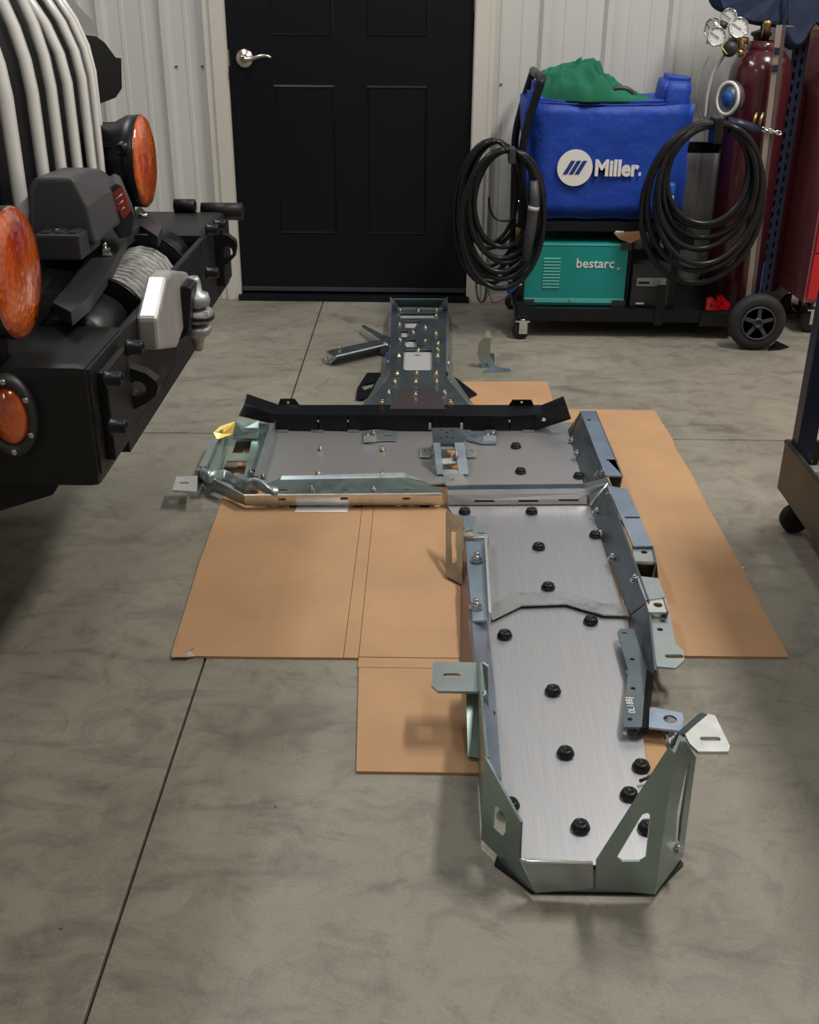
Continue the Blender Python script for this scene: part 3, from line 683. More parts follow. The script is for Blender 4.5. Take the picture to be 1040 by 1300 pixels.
sheet_px('foot_wing', [(466, 473), (484, 473), (470, 500), (462, 506), (452, 506), (454, 492)], 'black_steel', F_, .010, [[(459, 492), (462, 487), (472, 485), (478, 483), (472, 492), (463, 495)]])
sheet_px('foot_wing', [(572, 477), (580, 480), (606, 500), (595, 505), (583, 500)], 'black_steel', F_, .010)
sheet_px('side_ear', [(490, 447), (496, 446), (495, 472), (488, 466)], 'zinc_blue', F_, .03)
sheet_px('side_ear', [(567, 447), (571, 447), (572, 462), (566, 472)], 'zinc_blue', F_, .03)
Z = lambda x, y: (400+x*.2692, 360+y*.2692)
bl = [(403, 133), (490, 133), (575, 133), (400, 200), (400, 270), (395, 348), (388, 432), (480, 430), (572, 430), (375, 470), (475, 470), (573, 470), (348, 520), (473, 530), (610, 520), (315, 567), (640, 567), (572, 158), (570, 240), (580, 290), (578, 318), (580, 350), (520, 215), (520, 278), (463, 237), (488, 322)]
bolts(F_, [Z(*b) for b in bl], HZ+.001, BG)
bolts(F_, [Z(345, 378), Z(630, 380), Z(325, 480), Z(640, 480)], .045, BS)

# side arm left and small bracket right
t = thing('support_arm', at(450, 448, z=0), 'grey box-section arm with a forked dark end lying left of the narrow skid plate', 'bracket')
sheet_px('arm_top', [(415, 446), (420, 444), (478, 432), (490, 432), (490, 438), (427, 453)], 'zinc_dark', t, .04)
sheet_px('arm_side', [(411, 460, .0), (427, 453, .04), (490, 438, .04), (494, 444, .004), (420, 461, .004)], 'zinc', t)
sheet_px('arm_end', [(410, 452, .01), (416, 446, .04), (427, 453, .04), (419, 462, .003), (411, 460, .003)], 'zinc_bright', t, None, [('o', 416, 455, .006)])
sheet_px('fork', [(459, 413, .03), (463, 413, .03), (497, 430, .045), (494, 436, .045), (482, 429, .04)], 'zinc_dark', t, th=.006)
MB().cyl(at(490, 445, z=.02), at(490, 433, z=.03), .02, 14).build('fork_hub', 'zinc_dark', t)
bolts(t, [(431, 443)], .04, BG)
t = thing('gusset_bracket', at(625, 460, z=0), 'small upright dark bracket with a foot standing between skid plate and welding cart', 'bracket')
tn = (0, 1, 0)
bp = at(622, 466, z=0.004); W2 = lambda px, py: at(px, py, Y=bp.y)
MB().sheet([W2(608, 436), W2(616, 428), W2(624, 428), W2(622, 450), W2(629, 465), W2(627, 471), W2(614, 471), W2(606, 450)], .004, [circ(W2(618, 463), (1, 0, 0), (0, 0, 1), .004, 10)]).build('web', 'zinc_green', t)
MB().sheet([W2(617, 421), W2(622, 421), W2(624, 429), W2(616, 429)], .012).build('top_pin', 'zinc_bright', t)
sheet_px('foot', [(626, 465), (648, 468), (648, 471), (615, 473), (614, 470)], 'zinc_blue', t, .003, th=.003)
MB().bb((W2(620, 467).x-.015, bp.y+.004, .003), (W2(620, 467).x+.02, bp.y+.04, .04)).build('back_flange', 'zinc_dark', t)

# ================================================================== VEHICLE
VX = -.45
VH = thing('vehicle', (-1.2, 1.9, 0), 'white off-road vehicle nose with slotted grille, black steel winch bumper and amber lamps', 'car')
YC = 1.90
def gx(Y, z): return -.605 - .36*max(0, abs(Y-YC)-.10)**2*2 - ((2.4 if Y > YC else 1.4)*(z-1.0)**2 if z > 1.0 else 0)
def curved_strip(y0, y1, z0, z1, out, th, m, name, parent, nz=10, round_=True):
    prof = [(0, -th), (0, 0), (.25, out), (.75, out), (1, 0), (1, -th)] if round_ else [(0, -th), (0, out), (1, out), (1, -th)]
    rings = []
    for i in range(nz+1):
        z = z0+(z1-z0)*i/nz
        rings.append([V((gx(y0+(y1-y0)*s, z)+o, y0+(y1-y0)*s, z)) for s, o in prof])
    return MB().loft(rings, True, True, True).build(name, m, parent)
gr = curved_strip(YC-.32, YC+.32, .78, 1.24, -.006, .02, 'slot_dark', 'grille', VH, round_=False)
pit = .088
for k in range(8):
    yc = YC-.308+k*pit
    curved_strip(yc-.0135, yc+.0135, .78, 1.24, .007, .006, 'white_paint', 'grille_slat', gr)
curved_strip(YC-.50, YC-.325, .78, 1.24, .004, .05, 'white_paint', 'side_panel', gr)
curved_strip(YC+.328, YC+.395, .78, 1.24, .004, .05, 'white_paint', 'side_panel', gr)
for s_ in (-1, 1):
    yy = YC+s_*.40
    if s_ < 0:
        hl = MB().lathe((gx(yy, .98)-.0, yy, 1.0), (1, 0, -.0), [(.078, -.02), (.082, .006), (.074, .010), (.070, -.004), (.03, .004)], 28).build('headlight', 'chrome', VH)
    else:
        hl = MB().lathe((gx(yy, .98)-.01, yy-.015, 1.0), (1, 0, 0), [(.07, -.02), (.072, .0), (.066, .0), (.03, .0)], 28).build('headlight', 'chrome', VH)
MB().bb((-1.7, YC-.48, 1.22), (-.70, YC+.40, 1.25), .01).build('hood', 'white_paint', VH)
MB().bb((-1.7, YC-.48, .46), (-.74, YC+.40, 1.22)).build('engine_bay', 'slot_dark', VH)  # block carried low, shaped to shade the floor beneath the nose
# far fender and flare
fp = [at(x, y, Y=2.56) for x, y in ((92, 42), (122, 46), (133, 54), (147, 73), (154, 74), (155, 112), (147, 124), (118, 135), (108, 138), (92, 140))]
MB().loft([[q for q in fp], [q+V((-.14, .14, 0)) for q in fp]]).build('fender_flare', 'black_plastic', VH)
MB().bb((-1.7, 2.27, .93), (-.80, 2.60, 1.08), .02).build('fender', 'white_paint', VH)
fp = [at(x, y, Y=2.5) for x, y in ((70, -30), (88, -5), (119, 28), (120, 42), (110, 44), (88, 40), (70, 40))]
MB().loft([fp, [q+V((-.14, .10, .0)) for q in fp]]).build('fender', 'white_paint', VH)
MB().bb((-1.7, 1.26, .92), (-.80, 1.40, 1.0), .02).build('fender_flare', 'black_plastic', VH)
for yy in (1.24, 2.56):
    ty = MB().lathe((-1.3, yy-.12, .40), (0, 1, 0), [(.22, 0), (.36, .0), (.395, .03), (.40, .12), (.395, .21), (.36, .24), (.22, .24)], 40).build('tyre', 'tyre', VH)
    MB().lathe((-1.3, yy-.10, .40), (0, 1, 0), [(.22, 0), (.21, .02), (.08, .04), (.06, .03), (.0, .03)], 24).build('wheel_rim', 'grey_plastic', ty)
# ---- bumper
BM = MB().bb((-.9, 1.56, .50), (-.458, 2.22, .53)).bb((-.457, 1.37, .548), (-.445, 2.45, .700), .004).build('bumper', 'black_sat', VH)
MB().bb((-1.0, 1.362, .530), (-.447, 1.56, .705), .014).build('near_wing', 'black_sat', BM)
MB().bb((-.9, 2.20, .548), (-.447, 2.455, .705), .014).build('far_wing', 'black_sat', BM)
MB().cyl((-.50, 2.462, .703), (-.408, 2.462, .703), .019, 20).build('tow_tube', 'black_sat', BM)
MB().lathe((-.555, 2.44, .718), (1, 0, 0), [(.015, 0), (.015, .045), (.010, .047), (.009, .04)], 18).build('side_bolt', 'black_sat', BM)
TB = MB().lathe((0, 0, 0), (1, 0, 0), [(.0125, 0), (.0125, .004), (.0105, .005), (.0105, .022), (.0095, .024), (.006, .024), (.005, .018)], 18).mesh('tab_bolt', 'black_steel')
for Y_, pts, hole, base, bl in (
    (2.30, [(262, 294), (289, 299), (298, 306), (300, 314), (298, 326), (289, 335), (262, 348)], (288, 320), ((-.447, 2.302, .575), (-.428, 2.39, .70)), [(272, 285), (262, 291), (262, 346)]),
    (1.52, [(151, 463), (185, 474), (198, 484), (201, 492), (198, 502), (186, 512), (151, 529)], (175, 494), ((-.447, 1.40, .555), (-.432, 1.518, .685)), [(133, 481), (139, 541), (161, 441)])):
    sh = [at(x, y, Y=Y_) for x, y in pts]; c = at(*hole, Y=Y_)
    tb = MB().sheet(sh, .022, [circ(c, (1, 0, 0), (0, 0, 1), .0125, 18)]).build('shackle_tab', 'black_sat', BM)
    o = MB().bb(*base, .004).build('tab_base', 'black_sat', BM)
    for b in bl:
        inst('tab_bolt', TB, BM, at(b[0], b[1], X=-.432))
gp = [at(x, y, X=-.50) for x, y in ((214, 436), (210, 474), (197, 508), (160, 560), (125, 600), (118, 590), (118, 565), (150, 520), (190, 440))]
MB().loft([gp, [q+V((-.10, 0, 0)) for q in gp]]).build('skid_guard', 'black_steel', BM)
MB().loft([[V((-.50, y_, .545)), V((-.99, y_, .545)), V((-.99, y_, .47)), V((-.62, y_, .47)), V((-.53, y_, .50))] for y_ in (1.40, 1.9)]).build('skid_guard', 'black_steel', BM)
# amber lamps
def aux_lamp(c, parent, r=.083):
    h = MB().lathe(c+V((-.115, 0, 0)), (1, 0, 0), [(.060, -.035), (.070, -.025), (.074, .05), (r*.98, .075), (r*1.0, .10), (r*.93, .104)], 36).build('lamp_housing', 'black_steel', parent)
    MB().lathe(c+V((-.02, 0, 0)), (1, 0, 0), [(r*.985, -.002), (r*.99, .006), (r*.93, .011), (r*.7, .016), (r*.4, .019), (0, .020)], 40, cap=False).build('lens', 'amber', h)
    for k in range(5):
        MB().bb(c+V((-.105, -.05, -.045+k*.02)), c+V((-.045, -.068, -.037+k*.02)), .002).build('cooling_fin', 'black_steel', h)
    MB().bb(c+V((-.075, -.012, -.125)), c+V((-.045, .012, -.07)), .003).build('lamp_bracket', 'black_steel', h)
    inst('lamp_bolt', TB, h, c+V((-.035, -.073, .035)), (0, 0, -math.pi/2))
aux_lamp(at(186, 205, Y=2.22)+V((.010, 0, 0)), VH, .088)
aux_lamp(at(21, 347, Y=1.40)+V((.014, 0, 0)), VH, .086)
fc = at(15, 526, Y=1.36)
fb = MB().lathe(fc, (0, -1, 0), [(.058, -.01), (.058, .010), (.052, .014), (.043, .012), (.041, .004), (0, .004)], 36, sx=.62).build('fog_lamp', 'black_plastic', VH)
MB().lathe(fc+V((0, -.004, 0)), (0, -1, 0), [(.042, 0), (.036, .010), (.02, .015), (0, .017)], 32, sx=.62, cap=False).build('lens', 'amber', fb)
for k in range(6):
    a_ = math.pi/6+k*math.pi/3
    inst('bezel_screw', MB().lathe((0, 0, 0), (0, -1, 0), [(.0045, 0), (.004, .003), (.002, .003)], 10).mesh('bezel_screw', 'bolt_grey') if k == 0 else bs_, fb, fc+V((math.cos(a_)*.050*.62, -.012, math.sin(a_)*.050)))
    if k == 0: bs_ = bpy.data.objects['bezel_screw'].data
# ---- winch
WN = MB().cyl((-.53, 1.70, .655), (-.53, 2.14, .655), .050, 28).build('winch', 'black_steel', VH)
for y0_, y1_, r_ in ((1.56, 1.70, .062), (2.08, 2.19, .060)):
    MB().lathe((-.53, y0_, .660), (0, 1, 0), [(r_*.8, 0), (r_, .012), (r_, y1_-y0_-.012), (r_*.85, y1_-y0_)], 28).build('motor' if y0_ < 1.6 else 'gearbox', 'black_steel', WN)
for k in range(14):
    MB().tube([V((-.53+.057*math.cos(a_), 1.735+k*.0215+.010*math.sin(a_*1), .655+.057*math.sin(a_))) for a_ in [x*math.pi/8 for x in range(16)]], .0085, 8, True).build('rope_wrap', 'rope', WN)
for y_ in (1.722, 2.05): MB().cyl((-.53, y_-.006, .655), (-.53, y_+.006, .655), .082, 32).build('drum_flange', 'black_steel', WN)
tp = [(67, 384), (90, 396), (112, 378), (140, 340), (160, 300), (178, 286), (200, 300), (206, 288), (178, 262), (155, 280), (125, 306), (98, 345)]
sheet_px('tie_bar', tp, 'black_plastic', WN, .745, th=.02)
for b in ((133, 323), (182, 275), (122, 372)):
    inst('cap_bolt', BL if b[0] == 133 else MB().lathe((0, 0, 0), (0, 0, 1), [(.009, 0), (.009, .006), (.005, .006), (.005, .002)], 14).mesh('cap_bolt', 'chrome'), WN, at(*b, z=.747 if b[0] != 122 else .71))
sheet_px('terminal_plate', [(50, 352), (60, 340), (95, 345), (75, 372), (52, 372)], 'grey_plastic', WN, .74, th=.02)
na = [at(x, y, Y=1.62) for x, y in ((37, 308), (35, 240), (44, 224), (92, 224), (112, 262), (124, 312))]
fa = [at(x, y, Y=1.98) for x, y in ((98, 290), (96, 226), (103, 212), (130, 215), (156, 240), (168, 280))]
mid = [na[i].lerp(fa[i], .5)+V((.0, 0, .006)) for i in range(6)]
CB = MB().loft([na, mid, fa], smooth=False).build('control_box', 'grey_plastic', VH)
md = CB.modifiers.new('b', 'BEVEL'); md.width = .008; md.segments = 3; md.limit_method = 'ANGLE'
sn = [at(x, y, Y=1.86) for x, y in ((124, 248), (148, 232), (156, 236), (172, 274), (168, 300), (152, 304), (128, 268))]
o = MB().loft([sn, [q+V((-.03, .10, 0)) for q in sn]]).build('box_snout', 'grey_plastic', CB)
md = o.modifiers.new('b', 'BEVEL'); md.width = .003; md.segments = 2
lb = [at(x, y, Y=1.858) for x, y in ((139, 248), (155, 236), (166, 268), (157, 279))]
lo = MB().sheet(lb, .002).build('red_label', 'label_red', CB)
nn = (lb[1]-lb[0]).normalized(); uu = (lb[0]-lb[3]).normalized()
for k in range(3):
    a_ = lb[0].lerp(lb[3], .25+k*.22); b_ = lb[1].lerp(lb[2], .25+k*.22)
    MB().tube([a_.lerp(b_, .2)+V((0, -.001, 0)), a_.lerp(b_, .8-.1*k)+V((0, -.001, 0))], .0012, 6).build('label_line', 'white_ink', CB)
q0 = at(48, 330, Y=1.575); q1 = at(100, 300, Y=1.575)
sb = MB().bb((q0.x, 1.575, q0.z+.0), (q1.x, 1.68, q0.z+.036), .004).build('terminal_box', 'black_plastic', CB)
inst('box_screw', MB().lathe((0, 0, 0), (0, 0, 1), [(.006, 0), (.005, .003), (.002, .003)], 12).mesh('box_screw', 'chrome'), CB, V(((q0.x+q1.x)/2-.008, 1.61, q0.z+.036)))
for k in range(3): MB().bb((q0.x+.006+.02*k, 1.585, q0.z+.035), (q0.x+.018+.02*k, 1.665, q0.z+.0385), .001).build('box_rib', 'black_plastic', CB)
# fairlead + hook mount
fl_ = [at(x, y, X=-.412) for x, y in ((203, 444), (200, 404), (212, 352), (220, 343), (238, 345), (247, 358), (243, 392), (226, 441))]
o = MB().loft([fl_, [q+V((-.034, 0, 0)) for q in fl_]]).build('fairlead', 'cast', BM)
md = o.modifiers.new('b', 'BEVEL'); md.width = .006; md.segments = 2
fl2 = [at(x, y, Y=1.80) for x, y in ((214, 372), (232, 362), (243, 366), (240, 424), (226, 436), (214, 434))]
o = MB().loft([fl2, [q+V((0, .07, 0)) for q in fl2]]).build('hook_link', 'black_steel', BM)
md = o.modifiers.new('b', 'BEVEL'); md.width = .004; md.segments = 2
# shackle held by the link
sc_ = at(249, 400, Y=1.86)
SH = thing('shackle', sc_-V((0, 0, .06)), 'grey galvanised shackle with a rope eye hanging on the winch bumper', 'shackle')
MB().lathe(sc_+V((0, 0, .028)), (0, 0, 1), [(.012, -.014), (.025, -.010), (.027, 0), (.024, .010), (.014, .014), (.012, .034), (.009, .040)], 22).build('upper_eye', 'galv', SH)
MB().lathe(sc_+V((0, 0, -.028)), (0, 0, -1), [(.012, -.012), (.024, -.008), (.026, 0), (.020, .008), (.013, .012), (.010, .022), (.007, .036)], 22).build('lower_eye', 'galv', SH)
MB().cyl(sc_-V((0, 0, .03)), sc_+V((0, 0, .03)), .010, 14).build('pin', 'galv', SH)
MB().tube(catmull([sc_+V((0, 0, .026)), sc_+V((-.05, .01, .03)), sc_+V((-.075, .012, 0)), sc_+V((-.05, .01, -.03)), sc_-V((0, 0, .026))], 6), .010, 10).build('bow', 'galv', SH)
re = MB().lathe(sc_, (0, 0, 1), [(.013, -.012), (.028, -.010), (.030, 0), (.028, .010), (.013, .012)], 22); o = re.build('rope_eye', 'rope', SH)
MB().lathe(sc_, (.1, 0, 1), [(.024, -.004), (.032, -.003), (.032, .003), (.024, .004)], 22).build('thimble', 'black_steel', SH)

# ================================================================== WELDING CART
cy0, cy1 = 3.86, 4.27
K = thing('welding_cart', (.75, 4.05, 0), 'black wheeled welding cart carrying the covered and teal machines and gas cylinders', 'cart')
dk = MB().bb((.33, cy0, .085), (1.14, cy1, .105), .003).build('deck', 'black_steel', K)
MB().bb((.33, cy0-.006, .062), (1.0, cy0+.012, .110), .003).build('front_rail', 'black_steel', K)
MB().bb((1.0, cy0-.012, .05), (1.13, cy0+.01, .100), .003).build('front_rail', 'black_sat', K)
MB().bb((.335, cy0+.05, .375), (.93, cy1, .405), .003).build('upper_shelf', 'black_steel', K)
for x, y in ((.36, cy0+.06), (.90, cy0+.05), (.90, cy1-.02), (.36, cy1-.02)):
    MB().bb((x-.012, y-.012, .105), (x+.012, y+.012, .376), .002).build('post', 'black_steel', K)
MB().bb((.835, cy0-.014, .055), (.865, cy0-.006, .20), .001).build('strap_plate', 'black_sat', K)
for y in (cy0+.045, cy1-.02):
    pts = [V((.345, y, .12)), V((.335, y, .55)), V((.333, y, .66)), V((.352, y, .76)), V((.385, y, .878))]
    MB().tube(catmull(pts, 6), .014, 12).build('handle_tube', 'black_steel', K)
MB().tube([V((.386, cy0+.035, .880)), V((.386, cy1-.01, .880))], .015, 12).build('handle_bar', 'grey_plastic', K)
MB().bb((.335, cy0-.01, .075), (.375, cy0+.06, .13), .008).build('caster_bracket', 'black_steel', K)
def caster(x, y, r, parent, wm='tyre', fm='chrome', wd=.024, top=.075):
    f = MB().bb((x-.022, y-.018, 2*r+.004), (x+.030, y+.018, 2*r+.010), .001)
    f.bb((x-.008, y-.018, r-.008), (x+.022, y-.015, 2*r+.006), .001).bb((x-.008, y+.015, r-.008), (x+.022, y+.018, 2*r+.006), .001)
    f.cyl((x+.006, y, 2*r+.008), (x+.006, y, top), .010, 12)
    o = f.build('caster_fork', fm, parent)
    MB().lathe((x, y-wd/2, r), (0, 1, 0), [(r*.35, 0), (r*.8, .0), (r, .006), (r, wd-.006), (r*.8, wd), (r*.35, wd)], 24).build('caster_wheel', wm, o)
cq = at(660, 430, z=0)
caster(cq.x+.002, cq.y+.0, .031, K)
caster(cq.x, cy1-.03, .031, K)
def big_wheel(x, y):
    r = .100
    w1 = MB().lathe((x, y-.022, r), (0, 1, 0), [(.058, .004), (.064, 0), (.082, -.002), (.095, .006), (r, .018), (r, .030), (.095, .040), (.08, .046), (.058, .044)], 44).build('wheel', 'tyre', K)
    MB().lathe((x, y-.022, r), (0, 1, 0), [(.060, .004), (.056, .004), (.055, .010), (.020, .012), (.018, -.002), (.012, -.004), (.010, .002), (.0, .002)], 36).build('hub', 'black_plastic', w1)
    MB().tube(circ((x, y-.023, r), (1, 0, 0), (0, 0, 1), .057, 36), .003, 6, True).build('rim_ring', 'grey_plastic', w1)
    for k in range(5):
        a_ = k*2*math.pi/5+.3
        MB().box((x+math.cos(a_)*.037, y-.016, r+math.sin(a_)*.037), (.042, .008, .014), Matrix.Rotation(-a_, 3, 'Y'), .002).build('spoke', 'grey_plastic', w1)
wq = at(959, 447, z=0)
big_wheel(wq.x, wq.y+.035); big_wheel(wq.x, cy1-.03)
MB().cyl((wq.x, wq.y+.03, .1), (wq.x, cy1-.03, .1), .010, 12).build('axle', 'black_steel', K)
MB().bb((1.13, cy0, .075), (1.24, cy1, .095), .003).build('cylinder_tray', 'black_steel', K)
sheet_px('tray_fin', [(985, 432), (1002, 440), (990, 443), (975, 444)], 'black_steel', K, .005, th=.004)
MB().bb((.93, cy1-.03, .10), (.955, cy1-.01, .72), .002).build('cylinder_rack', 'black_steel', K)
MB().bb((.93, cy1-.02, .60), (1.30, cy1-.01, .64), .002).build('cylinder_rack', 'black_steel', K)
MB().bb((.735, cy0+.06, .105), (.745, cy0+.30, .34)).build('divider', 'black_steel', K)
MB().bb((.90, cy0+.2, .28), (1.00, cy0+.32, .34), .004).build('hook_box', 'black_steel', K)
rng = random.Random(3)
# ---- teal welder
TY = 3.905
tz0, tz1 = .108, .334
T = thing('welder', (.545, 4.05, tz0), 'teal inverter welder with white lettering on the lower deck of the cart', 'welder')
MB().bb((.362, TY, tz0), (.730, 4.20, tz1), .006).build('housing', 'teal', T)
MB().bb((.364, TY-.003, tz0+.010), (.728, TY+.001, tz0+.026), .001).build('edge_strip', 'teal_light', T)
MB().bb((.362, TY-.002, tz1-.008), (.728, TY+.001, tz1-.003), .001).build('edge_strip', 'teal_light', T)
for k in range(10):
    z = at(700, 328.5+k*4.05, Y=TY).z
    x0 = at(690.5, 330, Y=TY).x; x1 = at(712, 330, Y=TY).x
    MB().box(((x0+x1)/2, TY-.001, z), (x1-x0, .006, .0055), Matrix.Rotation(.5, 3, 'X'), .001).build('louvre', 'teal_light', T)
q = at(731, 339.5, Y=TY)
text_mesh('lettering', 'bestarc', .047, 'white_ink', T, q+V((0, -.0015, 0)), (1, 0, 0), (0, 0, 1), bold=.0004, label='white lower-case lettering')
for x0, x1, z0, z1 in ((.356, .402, tz0-.003, tz0+.022), (.685, .735, tz0-.003, tz0+.022), (.700, .738, tz1-.022, tz1+.004), (.356, .375, tz1-.022, tz1+.004)):
    MB().bb((x0, TY-.007, z0), (x1, TY+.03, z1), .004).build('corner_guard', 'black_plastic', T)
for p_ in ((724, 380), (785, 341)): inst('housing_screw', scr, T, at(*p_, Y=TY-.001))
MB().tube(catmull([V((.42, 4.05, tz1)), V((.44, 4.05, tz1+.022)), V((.64, 4.05, tz1+.022)), V((.66, 4.05, tz1))], 5), .008, 8).build('carry_handle', 'black_plastic', T)
# ---- covered machine
CYF = 3.925
CV = thing('covered_welder', (.62, 4.08, .405), 'welding machine under a fitted royal blue cloth cover with a white round emblem', 'welder')
bm = bmesh.new(); bmesh.ops.create_cube(bm, size=1)
bmesh.ops.bevel(bm, geom=bm.edges[:], offset=.04, segments=2, affect='EDGES')
bmesh.ops.subdivide_edges(bm, edges=bm.edges[:], cuts=9, use_grid_fill=True)
x0, x1, z0, z1 = .352, .912, .413, .815
for v_ in bm.verts:
    c = v_.co
    x = x0+(c.x+.5)*(x1-x0); y = CYF+.006+(c.y+.5)*.32; z = z0+(c.z+.5)*(z1-z0)
    if c.z < -.49: pass
    n1 = noise.noise(V((x*7, z*5, y*6))); n2 = abs(noise.noise(V((x*9+z*7, z*4-x*5, 3.3))))
    edge = min(1, (abs(c.x)+.0)/.5)
    dd = .010*n1 + .012*(n2-.3)*(1 if c.z > .15 or abs(c.x) > .3 else .6)
    if abs(c.y) > .45: y += math.copysign(1, c.y)*dd*(.45 if .28 < c.z+.5 < .62 and c.x > -.4 else 1)
    if abs(c.x) > .45: x += math.copysign(1, c.x)*(dd*1.5) - math.copysign(.012, c.x)*(c.z+.5)*0
    if c.z > .45: z += dd*.7-.008*(1-(2*c.x)**2)
    if c.z < -.45: z += .003*math.sin(x*40)
    v_.co = V((x, y, z))
me = bpy.data.meshes.new('cover')
bm.to_mesh(me); bm.free(); me.polygons.foreach_set('use_smooth', [True]*len(me.polygons)); me.materials.append(M['blue_cloth'])
for q in me.vertices: q.co -= V((.62, 4.08, .405))
o = bpy.data.objects.new('cover', me); COL.objects.link(o); o.parent = CV
def soft_box(name, lo, hi, m, parent, amp=.006, rot=None, seed=0, bev=.16):
    bm = bmesh.new(); bmesh.ops.create_cube(bm, size=1); bmesh.ops.bevel(bm, geom=bm.edges[:], offset=bev, segments=2, affect='EDGES')
    bmesh.ops.subdivide_edges(bm, edges=bm.edges[:], cuts=3, use_grid_fill=True)
    lo = V(lo); hi = V(hi); c = (lo+hi)/2; s = hi-lo; off = origin(parent)
    for q in bm.verts:
        p = V((q.co.x*s.x, q.co.y*s.y, q.co.z*s.z))
        if rot: p = rot @ p
        p += c; nn = noise.noise_vector(p*14+V((seed, 0, 0))); q.co = p+nn*amp-off
    me = bpy.data.meshes.new(name); bm.to_mesh(me); bm.free()
    me.polygons.foreach_set('use_smooth', [True]*len(me.polygons)); me.materials.append(M[m])
    o = bpy.data.objects.new(name, me); COL.objects.link(o); o.parent = parent; return o
a = at(842, 152, Y=CYF); b = at(878, 98, Y=CYF)
soft_box('cover_corner', (a.x-.005, CYF+.01, a.z-.015), (b.x+.012, CYF+.17, b.z), 'blue_cloth', CV, .008, Matrix.Rotation(.12, 3, 'Y'), 2, .12)
a = at(668, 180, Y=CYF+.02); b = at(692, 106, Y=CYF+.02)
soft_box('cover_corner', (a.x+.004, CYF+.02, a.z), (b.x, CYF+.2, b.z), 'blue_cloth', CV, .010, Matrix.Rotation(.10, 3, 'Y'), 5, .2)
MB().tube([V((x0+.012+(x1-x0-.03)*i/20, CYF+.012+.002*math.sin(i), z1-.012-.007*math.sin(math.pi*i/20)+.001*math.sin(i*2.3))) for i in range(21)], .0035, 6).build('piping', 'blue_dark', CV)
lc = at(730, 213, Y=CYF-.004)
LCY = CYF-.004
MB().lathe((lc.x, LCY, lc.z), (0, -1, 0), [(.0615, 0), (.0615, .0015), (.0, .0015)], 40, False).build('emblem_disc', 'white_ink', CV)
for k in range(3):
    s = .020
    xx = lc.x-.041+k*.0205+.0
    MB().sheet([V((xx, LCY-.003, lc.z-.022)), V((xx+.0155, LCY-.003, lc.z-.022)), V((xx+.041, LCY-.003, lc.z+.024)), V((xx+.026, LCY-.003, lc.z+.024))], .001).build('emblem_bar', 'blue_dark', CV)
q = at(754, 222.5, Y=LCY)
text_mesh('lettering', 'Miller', .074, 'white_ink', CV, V((q.x, LCY-.001, q.z)), (.86, 0, 0), (0, 0, 1), bold=.0030, label='bold white lettering')
o = bpy.data.objects['lettering.001']
mn = min(v_.co.x for v_ in o.data.vertices); mxx = max(v_.co.x for v_ in o.data.vertices)
tw = at(810, 222, Y=LCY).x-q.x
for v_ in o.data.vertices: v_.co.x = mn+(v_.co.x-mn)*tw/(mxx-mn)
MB().box((q.x+tw+.006, LCY-.001, q.z+.006), (.008, .002, .012)).build('lettering_dot', 'white_ink', CV)
hd = [at(x, y, Y=CYF+.05) for x, y in ((768, 131), (772, 117), (784, 112), (798, 114), (806, 122), (808, 130))]
MB().tube(catmull(hd, 5), .009, 10).build('machine_handle', 'black_plastic', CV)
# ---- green cloth heap
GA, GB = at(684, 128, Y=4.03), at(832, 128, Y=4.03)
gx0, gx1 = at(684, 100, Y=4.02).x, at(826, 120, Y=4.02).x
GZ = z1-.012
hprof = [(0, .50), (.02, .70), (.14, .82), (.30, .98), (.36, 1.05), (.48, 1.08), (.58, .92), (.66, .55), (.76, .36), (.88, .2), (1, .03)]
def hp(t):
    for (a_, b_), (c_, d_) in zip(hprof[:-1], hprof[1:]):
        if a_ <= t <= c_: return b_+(d_-b_)*(t-a_)/(c_-a_)
    return 0
mb = MB(); NX, NY = 70, 36; H = .128
rows = []
for j in range(NY+1):
    s = j/NY*2-1
    for i in range(NX+1):
        t_ = i/NX
        x = gx0+(gx1-gx0)*t_; y = 4.045+.105*s*(.75+.35*math.sin(math.pi*t_))
        dome = max(0, 1-abs(s)**3.0)**.55
        fold = abs(noise.noise(V((t_*5+s*1.1, s*1.8-t_*1.4, 1.7))))*2.0
        fold2 = abs(noise.noise(V((t_*11-s*2, s*3.5, 8.1))))
        z = GZ+H*hp(t_)*dome*(1-(.16+.36*min(1, t_*1.8))*fold-.34*fold2)+.006
        if t_ > .32 and t_ < .36: z += .008*dome
        rows.append(V((x+.010*noise.noise(V((s*3, t_*3, 5))), y+.014*noise.noise(V((t_*6, s*3, z*8))), z)))
fs = [(j*(NX+1)+i, j*(NX+1)+i+1, (j+1)*(NX+1)+i+1, (j+1)*(NX+1)+i) for j in range(NY) for i in range(NX)]
n_ = len(rows); low = [V((q.x, q.y, min(q.z-.004, GZ+.002))) for q in rows]
border = [i for i in range(NX+1)]+[j*(NX+1)+NX for j in range(1, NY+1)]+[NY*(NX+1)+i for i in range(NX-1, -1, -1)]+[j*(NX+1) for j in range(NY-1, 0, -1)]
mb.add(rows+low, fs+[tuple(i+n_ for i in f[::-1]) for f in fs]+[(border[k], border[(k+1) % len(border)], border[(k+1) % len(border)]+n_, border[k]+n_) for k in range(len(border))], True)
o = mb.build('cloth_heap', 'green_cloth'); tag(o, 'crumpled green cotton cloth heaped on top of the blue cover', 'cloth')

